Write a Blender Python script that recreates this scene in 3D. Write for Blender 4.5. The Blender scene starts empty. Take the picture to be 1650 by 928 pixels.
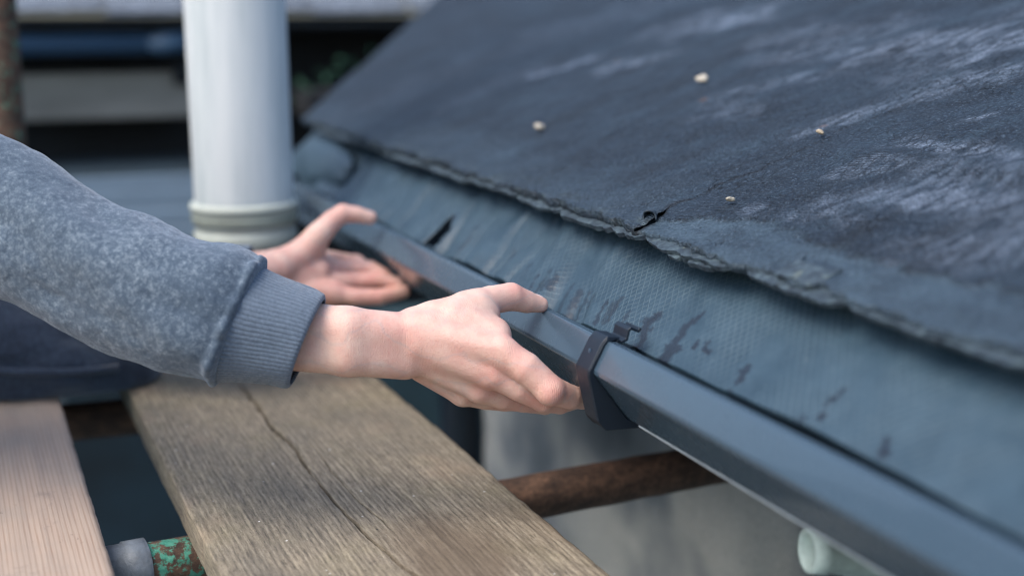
import bpy, bmesh, math, random
import numpy as np
from mathutils import Vector, Matrix

random.seed(7)
S = bpy.context.scene
C = S.collection

# ---------------------------------------------------------------- camera
CAM = np.array([0.0, 0.0, 0.42])
PITCH, YAW, FPX = math.radians(11.44), math.radians(21.8), 2292.0
cp, sp, cy, sy = math.cos(PITCH), math.sin(PITCH), math.cos(YAW), math.sin(YAW)
FW = np.array([sy*cp, cy*cp, -sp]); RT = np.array([cy, -sy, 0.0]); UP = np.array([sy*sp, cy*sp, cp])
cam_d = bpy.data.cameras.new('camera'); cam = bpy.data.objects.new('camera', cam_d); C.objects.link(cam)
cam.location = CAM
cam.rotation_euler = Matrix(((RT[0], UP[0], -FW[0]), (RT[1], UP[1], -FW[1]), (RT[2], UP[2], -FW[2]))).to_euler()
cam_d.sensor_width = 36; cam_d.lens = FPX/1650*36
cam_d.clip_start = 0.02; cam_d.clip_end = 200
cam_d.dof.use_dof = True; cam_d.dof.focus_distance = 1.16; cam_d.dof.aperture_fstop = 2.5
S.camera = cam
# ---------------------------------------------------------------- world, sun, exposure
W = bpy.data.worlds.new('World'); S.world = W; W.use_nodes = True
wn = W.node_tree; bgn = wn.nodes['Background']
sky = wn.nodes.new('ShaderNodeTexSky'); sky.sky_type = 'NISHITA'; sky.sun_disc = False
SUN_EL, SUN_AZ = math.radians(54), math.radians(-108)      # azimuth from +Y, clockwise
sky.sun_elevation = SUN_EL; sky.sun_rotation = SUN_AZ
sky.air_density = 1.2; sky.dust_density = 2.5; sky.ozone_density = 1.6
wn.links.new(sky.outputs[0], bgn.inputs[0]); bgn.inputs[1].default_value = 0.135
sd = bpy.data.lights.new('sun', 'SUN'); sd.energy = 1.5; sd.angle = math.radians(38); sd.color = (1, .95, .88)
sun = bpy.data.objects.new('sun', sd); C.objects.link(sun)
to_sun = Vector((math.sin(SUN_AZ)*math.cos(SUN_EL), math.cos(SUN_AZ)*math.cos(SUN_EL), math.sin(SUN_EL)))
sun.rotation_euler = to_sun.to_track_quat('Z', 'Y').to_euler()
S.view_settings.view_transform = 'Standard'; S.view_settings.look = 'None'
S.view_settings.exposure = 1.08
S.cycles.filter_width = 1.15; S.view_settings.gamma = 1.0


# ---------------------------------------------------------------- geometry helpers
def ray(x, y):
    return FW + RT*((x-825)/FPX) - UP*((y-464)/FPX)
def P(x, y, z):                       # photo point at a distance along the viewing axis
    return CAM + ray(x, y)*z
def onX(x, y, X):                     # photo point on the vertical plane X = const
    d = ray(x, y); return CAM + d*((X-CAM[0])/d[0])
def onY(x, y, Y):
    d = ray(x, y); return CAM + d*((Y-CAM[1])/d[1])
ROOF_A = math.radians(20); EX, EZ = 0.530, 0.226
def onroof(x, y):                     # -> (Y, v) on the roof plane, v = distance up the slope
    d = ray(x, y); t = math.tan(ROOF_A)
    k = (EZ - CAM[2] - t*EX) / (d[2] - t*d[0])
    p = CAM + d*k
    return p[1], (p[0]-EX)/math.cos(ROOF_A)
def onsheet(x, y, A, B):              # membrane plane through A=(X,z), B=(X,z) along Y -> (Y, s 0..1)
    d = ray(x, y); dx, dz = B[0]-A[0], B[1]-A[1]
    n = np.array([dz, 0, -dx]); q = np.array([A[0], 0, A[1]])
    k = n.dot(q-CAM)/n.dot(d); p = CAM + d*k
    return p[1], ((p[0]-A[0])*dx+(p[2]-A[1])*dz)/(dx*dx+dz*dz)

def hash3(i, j, k, seed=0):
    n = (i.astype(np.int64)*374761393 + j.astype(np.int64)*668265263 + k.astype(np.int64)*2147483647 + seed*974711) & 0x7fffffff
    n = ((n ^ (n >> 13))*1274126177) & 0x7fffffff
    return ((n ^ (n >> 16)) & 0xffff)/65535.0*2-1
def vnoise(x, y, z=None, seed=0):
    x = np.asarray(x, float); y = np.asarray(y, float); x, y = np.broadcast_arrays(x, y)
    z = np.zeros_like(x) if z is None else np.broadcast_to(np.asarray(z, float), x.shape)
    i, j, k = np.floor(x), np.floor(y), np.floor(z)
    f, g, h = x-i, y-j, z-k
    f, g, h = f*f*(3-2*f), g*g*(3-2*g), h*h*(3-2*h)
    r = 0
    for a in (0, 1):
        for b in (0, 1):
            for c in (0, 1):
                r = r + hash3(i+a, j+b, k+c, seed)*(f if a else 1-f)*(g if b else 1-g)*(h if c else 1-h)
    return r
def fbm(x, y, z=None, o=4, seed=0):
    r, a, s = 0, 1.0, 1.0
    for q in range(o):
        r = r + a*vnoise(np.asarray(x)*s, np.asarray(y)*s, None if z is None else np.asarray(z)*s, seed+q)
        a *= .5; s *= 2.03
    return r
def sst(a, b, x):
    t = np.clip((x-a)/(b-a), 0, 1); return t*t*(3-2*t)

# ---------------------------------------------------------------- object helpers
def link(name, me, m=None, parent=None, smooth=True):
    o = bpy.data.objects.new(name, me); C.objects.link(o)
    if m: me.materials.append(m)
    if smooth: me.shade_smooth()
    if parent: o.parent = parent
    return o
def mesh(name, V, F, m=None, parent=None, smooth=True, attrs=None):
    me = bpy.data.meshes.new(name)
    V = np.asarray(V, float)
    if isinstance(F, np.ndarray):
        me.vertices.add(len(V)); me.vertices.foreach_set('co', V.astype(np.float32).ravel())
        n = F.shape[1]; me.loops.add(F.size); me.loops.foreach_set('vertex_index', F.astype(np.int32).ravel())
        me.polygons.add(len(F)); me.polygons.foreach_set('loop_start', np.arange(0, F.size, n, dtype=np.int32))
        me.update(calc_edges=True)
    else:
        me.from_pydata([tuple(v) for v in V], [], [tuple(int(i) for i in f) for f in F]); me.update()
    me.validate()
    if attrs:
        for k, a in attrs.items():
            at = me.attributes.new(k, 'FLOAT', 'POINT'); at.data.foreach_set('value', np.asarray(a, np.float32).ravel())
    return link(name, me, m, parent, smooth)
def gridF(nu, nv, wrapv=False, base=0):
    i = np.arange(nu-1)[:, None]; j = np.arange(nv if wrapv else nv-1)[None, :]
    j2 = (j+1) % nv
    a = i*nv+j; b = i*nv+j2; c = (i+1)*nv+j2; d = (i+1)*nv+j
    return np.stack([a, b, c, d], -1).reshape(-1, 4)+base
def tag(o, label=None, cat=None, group=None, kind=None):
    if label: o['label'] = label
    if cat: o['category'] = cat
    if group: o['group'] = group
    if kind: o['kind'] = kind
    return o
def thing(name, loc, label, cat, group=None):
    o = bpy.data.objects.new(name, None); C.objects.link(o); o.location = loc; o.empty_display_size = .05
    return tag(o, label, cat, group)
def par(o, p):                         # parent keeping the world place
    o.parent = p; o.matrix_parent_inverse = Matrix.Translation(-Vector(p.location)); return o
def box(name, lo, hi, m, parent=None, bev=0.002, rot=None):
    bm = bmesh.new(); bmesh.ops.create_cube(bm, size=1)
    lo, hi = Vector(lo), Vector(hi); c = (lo+hi)/2; d = hi-lo
    for v in bm.verts: v.co = Vector((v.co.x*d.x, v.co.y*d.y, v.co.z*d.z))
    if bev: bmesh.ops.bevel(bm, geom=bm.edges[:], offset=bev, segments=2, affect='EDGES')
    for v in bm.verts:
        if rot is not None: v.co = rot @ v.co
        v.co += c
    me = bpy.data.meshes.new(name); bm.to_mesh(me); bm.free()
    o = link(name, me, m, None, False)
    if parent: par(o, parent)
    return o
def tube(name, pts, rads, m, parent=None, n=40, cap=True, attrs=None, jit=0, seed=0):
    pts = np.array(pts, float); V = []
    rads = np.broadcast_to(np.asarray(rads, float), (len(pts),))
    T = np.gradient(pts, axis=0); T /= np.linalg.norm(T, axis=1)[:, None]+1e-12
    up = np.array([0, 0, 1.0]) if abs(T[0][2]) < .9 else np.array([0, 1.0, 0])
    th = np.linspace(0, 2*np.pi, n, endpoint=False)
    for p, t, r in zip(pts, T, rads):
        a = np.cross(t, up); a /= np.linalg.norm(a); b = np.cross(t, a)
        V.append(p + r*(np.cos(th)[:, None]*a + np.sin(th)[:, None]*b))
    V = np.concatenate(V)
    if jit:
        V += (vnoise(V[:, 0]*60, V[:, 1]*60, V[:, 2]*60, seed)*jit)[:, None]*.6
    F = [tuple(f) for f in gridF(len(pts), n, True)]
    if cap:
        F.append(tuple(range(n))[::-1]); F.append(tuple(range((len(pts)-1)*n, len(pts)*n)))
    o = mesh(name, V, F, m, None, True)
    me = o.data
    if cap:
        me.polygons[-1].use_smooth = False; me.polygons[-2].use_smooth = False
    if parent: par(o, parent)
    return o
def profile(name, prof, y0, y1, ny, m, parent=None, thick=0, wob=0, seed=0, closed=False, smooth=False, bev=0):
    """extrude an (X,z) outline along Y"""
    prof = np.array(prof); ys = np.linspace(y0, y1, ny); n = len(prof)
    V = np.array([[p[0]+wob*vnoise(y*3, 7.3, seed=seed), y, p[1]+wob*vnoise(y*3, 1.7, seed=seed+1)] for y in ys for p in prof])
    F = [tuple(f) for f in gridF(ny, n, closed)]
    if closed:
        F.append(tuple(range(n))[::-1]); F.append(tuple(range((ny-1)*n, ny*n)))
    o = mesh(name, V, F, m, None, smooth)
    bm = bmesh.new(); bm.from_mesh(o.data); bmesh.ops.recalc_face_normals(bm, faces=bm.faces[:]); bm.to_mesh(o.data); bm.free()
    if thick:
        md = o.modifiers.new('thickness', 'SOLIDIFY'); md.thickness = thick; md.offset = 0
    if bev:
        md = o.modifiers.new('edge', 'BEVEL'); md.width = bev; md.segments = 3; md.limit_method = 'ANGLE'; md.angle_limit = math.radians(25)
        o.data.shade_smooth()
        md = o.modifiers.new('wn', 'WEIGHTED_NORMAL'); md.keep_sharp = True
    if parent: par(o, parent)
    return o

# ---------------------------------------------------------------- material helpers
class Mat:
    def __init__(s, name, base=(.5, .5, .5), rough=.6, **kw):
        s.m = bpy.data.materials.new(name); s.m.use_nodes = True; s.t = s.m.node_tree
        s.b = s.t.nodes['Principled BSDF']; s.b.inputs['Base Color'].default_value = (*base, 1)
        s.b.inputs['Roughness'].default_value = rough
        for k, v in kw.items(): s.b.inputs[k.replace('_', ' ')].default_value = v
        s.co = s.t.nodes.new('ShaderNodeTexCoord').outputs['Object']
    def n(s, typ, **kw):
        n = s.t.nodes.new(typ)
        for k, v in kw.items():
            if hasattr(n, k): setattr(n, k, v)
        return n
    def L(s, a, b): s.t.links.new(a, b)
    def map(s, scale=(1, 1, 1), rot=(0, 0, 0), loc=(0, 0, 0), src=None):
        n = s.n('ShaderNodeMapping'); n.inputs['Scale'].default_value = scale; n.inputs['Rotation'].default_value = rot
        n.inputs['Location'].default_value = loc; s.L(src or s.co, n.inputs[0]); return n.outputs[0]
    def noise(s, scale, detail=5, rough=.6, vec=None, dist=0):
        n = s.n('ShaderNodeTexNoise'); n.inputs['Scale'].default_value = scale; n.inputs['Detail'].default_value = detail
        n.inputs['Roughness'].default_value = rough; n.inputs['Distortion'].default_value = dist
        s.L(vec or s.co, n.inputs['Vector']); return n.outputs[0]
    def vor(s, scale, feature='F1', vec=None, rnd=1):
        n = s.n('ShaderNodeTexVoronoi'); n.feature = feature; n.inputs['Scale'].default_value = scale
        n.inputs['Randomness'].default_value = rnd
        s.L(vec or s.co, n.inputs['Vector']); return n.outputs[0]
    def wave(s, scale, dist=0, detail=2, dscale=1, direction='X', vec=None, prof='SIN'):
        n = s.n('ShaderNodeTexWave'); n.bands_direction = direction; n.wave_profile = prof; n.inputs['Scale'].default_value = scale
        n.inputs['Distortion'].default_value = dist; n.inputs['Detail'].default_value = detail; n.inputs['Detail Scale'].default_value = dscale
        s.L(vec or s.co, n.inputs['Vector']); return n.outputs['Fac']
    def attr(s, name):
        n = s.n('ShaderNodeAttribute'); n.attribute_name = name; return n.outputs['Fac']
    def ramp(s, src, *stops):
        n = s.n('ShaderNodeValToRGB'); e = n.color_ramp.elements
        while len(e) < len(stops): e.new(.5)
        for el, (p, c) in zip(e, stops):
            el.position = p; el.color = (*c, 1) if isinstance(c, tuple) else (c, c, c, 1)
        s.L(src, n.inputs[0]); return n.outputs[0]
    def mr(s, src, a, b, c=0, d=1):
        n = s.n('ShaderNodeMapRange'); n.inputs[1].default_value = a; n.inputs[2].default_value = b
        n.inputs[3].default_value = c; n.inputs[4].default_value = d; s.L(src, n.inputs[0]); return n.outputs[0]
    def mix(s, fac, a, b, mode='MIX'):
        n = s.n('ShaderNodeMix'); n.data_type = 'RGBA'; n.blend_type = mode
        for v, i in ((fac, 0), (a, 6), (b, 7)):
            if isinstance(v, (int, float)) and i == 0: n.inputs[0].default_value = v
            elif isinstance(v, (int, float)): n.inputs[i].default_value = (v, v, v, 1)
            elif isinstance(v, tuple): n.inputs[i].default_value = (*v, 1)
            else: s.L(v, n.inputs[i])
        return n.outputs[2]
    def math(s, op, a, b=0.0, clamp=False):
        n = s.n('ShaderNodeMath'); n.operation = op; n.use_clamp = clamp
        for v, i in ((a, 0), (b, 1)):
            if isinstance(v, (int, float)): n.inputs[i].default_value = v
            else: s.L(v, n.inputs[i])
        return n.outputs[0]
    def col(s, c): s.L(c, s.b.inputs['Base Color']); return s
    def rough(s, c): s.L(c, s.b.inputs['Roughness']); return s
    def bump(s, h, strength=.5, dist=.001):
        n = s.n('ShaderNodeBump'); n.inputs['Strength'].default_value = strength; n.inputs['Distance'].default_value = dist
        s.L(h, n.inputs['Height'])
        prev = s.b.inputs['Normal'].links
        if prev: s.L(prev[0].from_socket, n.inputs['Normal'])
        s.L(n.outputs[0], s.b.inputs['Normal']); return s

# ---------------------------------------------------------------- materials
def m_skin():
    m = Mat('skin', (.62, .41, .33), .48); red = m.attr('red')
    n1 = m.noise(60, 5, .6); n2 = m.noise(350, 4, .6)
    base = m.ramp(n1, (.3, (.60, .35, .285)), (.7, (.70, .49, .40)))
    f = m.math('MULTIPLY', red, m.mr(n1, .2, .75, 1.1, .6), True)
    c = m.mix(f, base, (.60, .24, .20))
    c = m.mix(m.mr(n2, .60, .78, 0, .45), c, (.55, .26, .20)); c = m.mix(m.mr(m.noise(28, 5, .7, m.map(loc=(2, 3, 1))), .5, .7, 0, .4), c, (.62, .28, .235))
    vn = m.wave(9, 14, 3, 1.6, 'Z', m.map((1, 1, 1), loc=(.3, .1, 0))); c = m.mix(m.mr(vn, .93, 1, 0, .22), c, (.40, .36, .36))
    fr = m.vor(160); c = m.mix(m.mr(fr, .06, .10, .35, 0), c, (.42, .20, .14))
    m.col(c); m.b.inputs['Subsurface Weight'].default_value = .16
    m.b.inputs['Subsurface Radius'].default_value = (1, .35, .2); m.b.inputs['Subsurface Scale'].default_value = .003
    m.bump(m.math('MULTIPLY', m.mr(m.wave(190, 3, 3, 3, 'X'), .3, 1), m.mr(red, .25, .8, .0, 1)), .35, .0007)
    m.bump(m.vor(620, 'DISTANCE_TO_EDGE', m.map((1, 1, 1))), .55, .0006)
    cw = m.wave(95, 9, 4, 2.2, 'X'); m.bump(m.math('MULTIPLY', m.mr(cw, .8, 1), m.mr(m.noise(30, 3, .5), .4, .65)), .16, .0006)
    m.bump(m.wave(160, 6, 4, 3, 'X'), .12, .0006); m.bump(m.noise(420, 5, .7), .5, .0006)
    m.rough(m.mr(n1, .2, .8, .42, .58)); return m.m
def m_nail():
    return Mat('nail', (.80, .62, .56), .25).m
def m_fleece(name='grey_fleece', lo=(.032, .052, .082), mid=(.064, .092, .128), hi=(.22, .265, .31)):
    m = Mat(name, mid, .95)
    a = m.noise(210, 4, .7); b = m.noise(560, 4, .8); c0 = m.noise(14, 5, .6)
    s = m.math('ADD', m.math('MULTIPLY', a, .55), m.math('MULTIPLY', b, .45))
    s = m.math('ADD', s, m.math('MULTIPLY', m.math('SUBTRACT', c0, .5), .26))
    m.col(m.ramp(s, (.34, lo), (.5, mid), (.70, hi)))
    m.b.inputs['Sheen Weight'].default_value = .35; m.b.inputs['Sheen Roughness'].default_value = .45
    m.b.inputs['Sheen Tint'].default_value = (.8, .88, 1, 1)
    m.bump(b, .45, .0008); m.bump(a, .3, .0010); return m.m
def m_cuff():
    m = Mat('ribbed_knit', (.06, .085, .12), .95); r = m.attr('rib')
    b = m.noise(420, 4, .75)
    c = m.mix(m.math('MULTIPLY', r, m.mr(b, .2, .8, .35, 1.2), True), (.014, .024, .044), (.13, .17, .225))
    m.col(c); m.bump(b, .6, .001); m.b.inputs['Sheen Weight'].default_value = .25; return m.m
def m_oldwood():
    m = Mat('weathered_wood', (.2, .17, .13), .85)
    v = m.map((1, .045, 1)); g = m.noise(430, 8, .75, m.map((1, .10, 1)), .1); v2 = m.map((1, .02, 1))
    rings = m.wave(62, 5, 3, 1.0, 'X', m.map((1, .05, 1)))
    big = m.noise(7, 5, .6, m.map((1, .5, 1))); mossn = m.noise(13, 5, .65)
    s = m.math('ADD', m.math('MULTIPLY', g, .85), m.math('MULTIPLY', rings, .10))
    c = m.ramp(s, (.33, (.080, .064, .046)), (.44, (.190, .155, .110)), (.56, (.295, .245, .175)), (.70, (.43, .375, .29)))
    c = m.mix(m.mr(big, .47, .66, 0, .55), c, (.085, .080, .068)); pore = m.mr(m.noise(560, 4, .75, m.map((1, .10, 1))), .57, .66, 0, .75); c = m.mix(pore, c, (.035, .028, .022))
    grit = m.noise(520, 4, .8); c = m.mix(m.mr(grit, .56, .70, 0, .5), c, (.42, .38, .32)); c = m.mix(m.mr(grit, .44, .33, 0, .6), c, (.05, .042, .035)); c = m.mix(m.mr(mossn, .50, .72, 0, .25), c, (.22, .19, .10))
    c = m.mix(m.mr(m.noise(9, 3, .5, m.map((1, .6, 1), loc=(3, 2, 0))), .58, .72, 0, .35), c, (.36, .25, .17))
    sp = m.vor(75); sel = m.noise(31, 2, .5, m.map(loc=(5, 1, 2)))
    dot = m.math('MULTIPLY', m.mr(sp, .055, .085, 1, 0), m.mr(sel, .56, .60))
    c = m.mix(dot, c, (.72, .70, .66))
    dk = m.math('MULTIPLY', m.mr(m.vor(38, vec=m.map(loc=(2, 7, 1))), .03, .055, 1, 0), m.mr(sel, .5, .44))
    c = m.mix(dk, c, (.03, .027, .025))
    c = m.mix(m.math('MULTIPLY', m.attr('crack'), .9), c, (.012, .010, .008)); kn = m.noise(3.2, 2, .4, m.map((2.2, 1, 1), loc=(4.4, 1, 0))); c = m.mix(m.mr(kn, .62, .74, 0, .7), c, (.10, .07, .045)); m.col(c); m.bump(s, .6, .0009); m.bump(m.noise(700, 3, .6, m.map((1, .15, 1))), .4, .0006); return m.m
def m_newwood():
    m = Mat('fresh_softwood', (.5, .36, .28), .7)
    v = m.map((1, .04, 1)); rings = m.wave(78, 2.6, 3, .6, 'X', m.map((1, .07, 1)))
    g = m.noise(420, 5, .6, v); big = m.noise(9, 4, .55)
    c = m.mix(m.mr(rings, .55, 1, 0, .75), (.40, .295, .23), (.26, .17, .115))
    c = m.mix(m.mr(g, .3, .75, 0, .5), c, (.44, .36, .29)); c = m.mix(m.mr(big, .48, .7, 0, .55), c, (.30, .26, .22))
    sm = m.noise(26, 6, .7, m.map((1, .7, 1), loc=(1, 3, 0))); c = m.mix(m.mr(sm, .60, .74, 0, .6), c, (.20, .16, .14))
    c = m.mix(m.mr(m.noise(60, 6, .75, m.map((1, .35, 1), loc=(4, 3, 0))), .64, .70, 0, .6), c, (.13, .09, .07))
    m.col(c); m.bump(g, .5, .0007); m.bump(m.wave(330, 2, 2, 2, 'Y'), .08, .0005); return m.m
def m_felt():
    m = Mat('coated_roof_felt', (.03, .04, .06), .62)
    ed = m.attr('edge'); sc = m.attr('scuff'); rg = m.attr('ridge'); sm = m.attr('smooth')
    wv = m.map((1, 1, 1)); wn_ = m.noise(5, 4, .6)
    cr = m.vor(115, 'DISTANCE_TO_EDGE', m.map((.8, 1.2, 1)))
    cr2 = m.vor(52, 'DISTANCE_TO_EDGE', m.map((1, 1.6, 1)))
    weave = m.wave(150, 4, 3, 2.5, 'DIAGONAL', m.map((1, 1, 1), rot=(0, 0, .5)))
    fine = m.noise(300, 5, .7); mid = m.noise(45, 6, .65, m.map((1, 2.2, 1)))
    base = m.ramp(m.noise(14, 6, .65, m.map((.6, 1.5, 1))), (.3, (.003, .008, .016)), (.52, (.008, .019, .036)), (.72, (.024, .047, .072)))
    pat = m.math('MULTIPLY', m.math('ADD', m.math('MULTIPLY', fine, .6), m.math('MULTIPLY', weave, .4)), 1)
    patm = m.mr(pat, .44, .60)
    f = m.math('MULTIPLY', m.math('MULTIPLY', sc, m.mr(mid, .40, .60)), m.math('ADD', m.math('MULTIPLY', patm, .9), .12), True)
    c = m.mix(f, base, (.34, .42, .55))
    amb = m.math('MULTIPLY', m.mr(m.noise(60, 6, .75), .55, .8, 0, .35), patm)
    c = m.mix(amb, c, (.11, .14, .19))
    c = m.mix(sm, c, m.ramp(m.noise(40, 6, .7, m.map((1, .7, 1))), (.3, (.022, .042, .064)), (.7, (.050, .082, .110))))
    crk = m.math('MULTIPLY', m.mr(cr2, 0, .035, 1, 0), m.mr(m.noise(11, 3, .6, m.map(loc=(3, 3, 3))), .5, .62))
    c = m.mix(m.math('MULTIPLY', crk, .8), c, (.004, .006, .010))
    rust = m.math('MULTIPLY', m.mr(m.vor(9, vec=m.map(loc=(1, 4, 0))), .03, .055, 1, 0), .7)
    c = m.mix(rust, c, (.14, .07, .04))
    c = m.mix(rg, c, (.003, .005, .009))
    # flaky light edge
    e2 = m.ramp(m.noise(150, 5, .75), (.4, (.010, .018, .026)), (.58, (.050, .075, .090)), (.70, (.14, .19, .20)))
    c = m.mix(m.math('MULTIPLY', ed, m.mr(m.noise(60, 4, .6, m.map((1, .4, 1))), .44, .60)), c, e2)
    gr_ = m.noise(360, 4, .8); c = m.mix(m.mr(gr_, .54, .66, 0, .8), c, (.10, .14, .19)); c = m.mix(m.mr(gr_, .46, .36, 0, .7), c, (.002, .004, .009))
    al = m.math('MULTIPLY', m.mr(cr, .01, .085, 1, 0), m.mr(m.noise(9, 4, .6, m.map(loc=(6, 1, 2))), .40, .54)); c = m.mix(m.math('MULTIPLY', al, m.mr(sm, 0, 1, .75, .05)), c, (.003, .006, .011))
    m.col(c); m.rough(m.mr(fine, .2, .8, .42, .72)); m.b.inputs['Specular IOR Level'].default_value = .36
    inv = m.mr(sm, 0, 1, 1, .15)
    m.bump(m.math('MULTIPLY', m.mr(cr, 0, .12), inv), .55, .0014)
    m.bump(m.math('MULTIPLY', m.math('ADD', weave, m.math('MULTIPLY', fine, 1.2)), inv), .8, .0013)
    m.bump(m.noise(90, 6, .7), .35, .002); m.bump(gr_, .8, .0012); m.bump(m.mr(crk, 0, 1, 1, 0), .8, .002); return m.m
def m_flake():
    m = Mat('flaking_slate_edge', (.06, .08, .09), .7)
    n = m.noise(110, 6, .7); c = m.ramp(n, (.36, (.012, .022, .034)), (.52, (.034, .056, .076)), (.68, (.085, .125, .145)))
    m.col(m.mix(m.mr(m.noise(70, 4, .7, m.map(loc=(2, 2, 2))), .62, .74, 0, .6), c, (.17, .20, .16)))
    m.bump(n, .9, .003); m.bump(m.noise(420, 4, .7), .5, .001); return m.m
def m_membrane():
    m = Mat('roofing_underlay', (.07, .10, .12), .5)
    wet_and_shade = m.attr('wet_and_shade'); dirt = m.noise(26, 6, .68)  # wet marks plus shade painted for puckers, slit and hem
    def lines(rotz, sc):
        w = m.wave(sc, .8, 2, 1, 'X', m.map((1, 1, 1), rot=(0, 0, rotz))); return m.mr(w, .84, .99)
    grid = m.math('MAXIMUM', lines(math.radians(38), 62), lines(math.radians(-40), 62))
    fade = m.mr(m.noise(14, 5, .65, m.map(loc=(1, 8, 0))), .38, .62, .0, 1)
    gr = m.math('MULTIPLY', grid, fade)
    b = m.ramp(dirt, (.3, (.013, .035, .056)), (.7, (.034, .066, .094)))
    c = m.mix(m.math('MULTIPLY', gr, .26), b, (.15, .215, .25))
    c = m.mix(m.mr(m.noise(140, 4, .7), .62, .8, 0, .5), c, (.12, .16, .18))
    c = m.mix(wet_and_shade, c, (.010, .016, .026))
    m.col(c); m.rough(m.mr(wet_and_shade, 0, 1, .50, .32)); m.bump(gr, .6, .0006); m.bump(dirt, .35, .002); m.bump(m.noise(500, 3, .6), .25, .0006)
    return m.m
def m_plastic(name, c, r=.3, **kw):
    m = Mat(name, c, r, **kw); n = m.noise(60, 5, .65)
    m.rough(m.mr(n, .2, .8, r*.8, r*1.5)); m.bump(m.noise(30, 4, .5), .08, .002)
    hi = tuple(min(1, x*1.7+.012) for x in c)
    m.col(m.mix(m.mr(m.noise(320, 5, .75), .60, .80, 0, .5), c, hi)); return m.m
def m_render():
    m = Mat('rendered_wall', (.35, .35, .33), .9)
    n = m.noise(3.2, 3, .5, m.map((.4, 1, 1.2), loc=(0, .35, .1))); f = m.noise(240, 5, .7)
    c = m.ramp(n, (.36, (.09, .11, .13)), (.46, (.19, .21, .23)), (.58, (.50, .49, .46)), (.75, (.60, .58, .54)))  # sunlit and shadowed patches painted into the render colour
    c = m.mix(m.mr(f, .35, .7, .0, .4), c, (.12, .13, .13)); m.col(c)
    m.bump(f, .8, .002); m.bump(m.noise(45, 5, .6), .6, .006); return m.m
def m_pvc():
    m = Mat('white_painted_plastic', (.56, .60, .63), .42)
    a = m.noise(26, 6, .65, m.map((1, 1, .10))); b = m.noise(90, 5, .7)
    c = m.ramp(a, (.32, (.47, .52, .53)), (.5, (.60, .635, .64)), (.7, (.67, .69, .69)))
    c = m.mix(m.mr(m.noise(70, 5, .7, m.map((1, 1, .05), loc=(2, 5, 0))), .60, .74, 0, .45), c, (.33, .38, .38))
    m.col(c); m.rough(m.mr(b, .3, .7, .3, .55)); m.bump(b, .15, .001); return m.m
def m_rust(green=0.0):
    m = Mat('rusty_steel' if not green else 'green_painted_steel', (.1, .05, .03), .8)
    a = m.noise(55, 6, .72, m.map((.6, 1, 1))); b = m.noise(190, 5, .7)
    c = m.ramp(m.math('ADD', m.math('MULTIPLY', a, .6), m.math('MULTIPLY', b, .4)), (.35, (.022, .014, .011)), (.5, (.075, .042, .028)), (.62, (.16, .088, .055)), (.75, (.24, .17, .12)))
    if green:
        g = m.math('MULTIPLY', m.mr(m.noise(85, 6, .7, m.map(loc=(3, 1, 4))), .62-green*.12, .68-green*.12), m.mr(b, .3, .42))
        c = m.mix(g, c, m.mix(m.mr(b, .4, .7), (.035, .22, .15), (.12, .36, .26)))
    m.col(c); m.bump(a, .8, .002); m.bump(b, .6, .001); return m.m
def m_plain(name, c, r=.7, var=.4, sc=12, b=.3, stretch=(1, 1, 1)):
    m = Mat(name, c, r); n = m.noise(sc, 6, .65, m.map(stretch))
    m.col(m.ramp(n, (.3, tuple(x*(1-var) for x in c)), (.7, tuple(min(1, x*(1+var)) for x in c))))
    m.bump(m.noise(sc*6, 5, .65, m.map(stretch)), b, .002); return m.m

SKIN, NAIL, FLEECE, CUFF = m_skin(), m_nail(), m_fleece(), m_cuff()
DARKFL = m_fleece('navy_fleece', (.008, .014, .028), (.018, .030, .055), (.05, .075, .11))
JEANS = m_plain('dark_denim', (.02, .03, .055), .9, .4, 60, .5)
HAIR = m_plain('brown_hair', (.06, .035, .02), .6, .5, 60, .6)
OLDW, NEWW, FELT, FLAKE, MEMB = m_oldwood(), m_newwood(), m_felt(), m_flake(), m_membrane()
GUT = m_plastic('dark_grey_gutter_plastic', (.042, .070, .100), .22, Coat_Weight=.25)
GUTD = m_plastic('black_blue_plastic', (.003, .009, .019), .42)
WALL, RUST, GREEN = m_render(), m_rust(), m_rust(1)
GALV = m_plain('galvanised_steel', (.16, .18, .20), .45, .45, 40, .4)
PVC = m_pvc()
PVCY = m_plain('aged_cream_plastic', (.42, .45, .40), .5, .14, 16, .2)
PVCG = m_plain('mint_white_plastic', (.56, .66, .60), .45, .2, 60, .2)
DARK = m_plain('dark_painted_timber', (.012, .015, .02), .7)

# ---------------------------------------------------------------- implicit surfaces for the hands
def smin(a, b, k):
    h = np.clip(k-np.abs(a-b), 0, None)/k
    return np.minimum(a, b)-h*h*k*.25
def cone(p, a, b, ra, rb):
    a, b = np.asarray(a, np.float32), np.asarray(b, np.float32); ba = b-a
    t = np.clip(((p-a)@ba)/max(float(ba@ba), 1e-12), 0, 1)
    return np.linalg.norm(p-a-t[..., None]*ba, axis=-1)-(ra+(rb-ra)*t)
def make_hand_sdf(palm, fingers, bumps, kp=.006, kf=.0012, kr=.0055, kx=.0008, dents=()):
    def f(p):
        d = None
        for c in palm:
            q = cone(p, *c); d = q if d is None else smin(d, q, kp)
        for c, r, k in bumps: d = smin(d, np.linalg.norm(p-np.asarray(c, np.float32), axis=-1)-r, k)
        out = None
        for ch in fingers:
            g = None
            for i in range(len(ch)-1):
                q = cone(p, ch[i][0], ch[i+1][0], ch[i][1], ch[i+1][1]); g = q if g is None else smin(g, q, kf)
            g = smin(d, g, kr); out = g if out is None else smin(out, g, kx)
        for a, b, r, dep in dents:
            out = out + dep*np.exp(-(np.clip(cone(p, a, b, 0, 0), 0, None)/r)**2)
        return out
    return f
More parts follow.
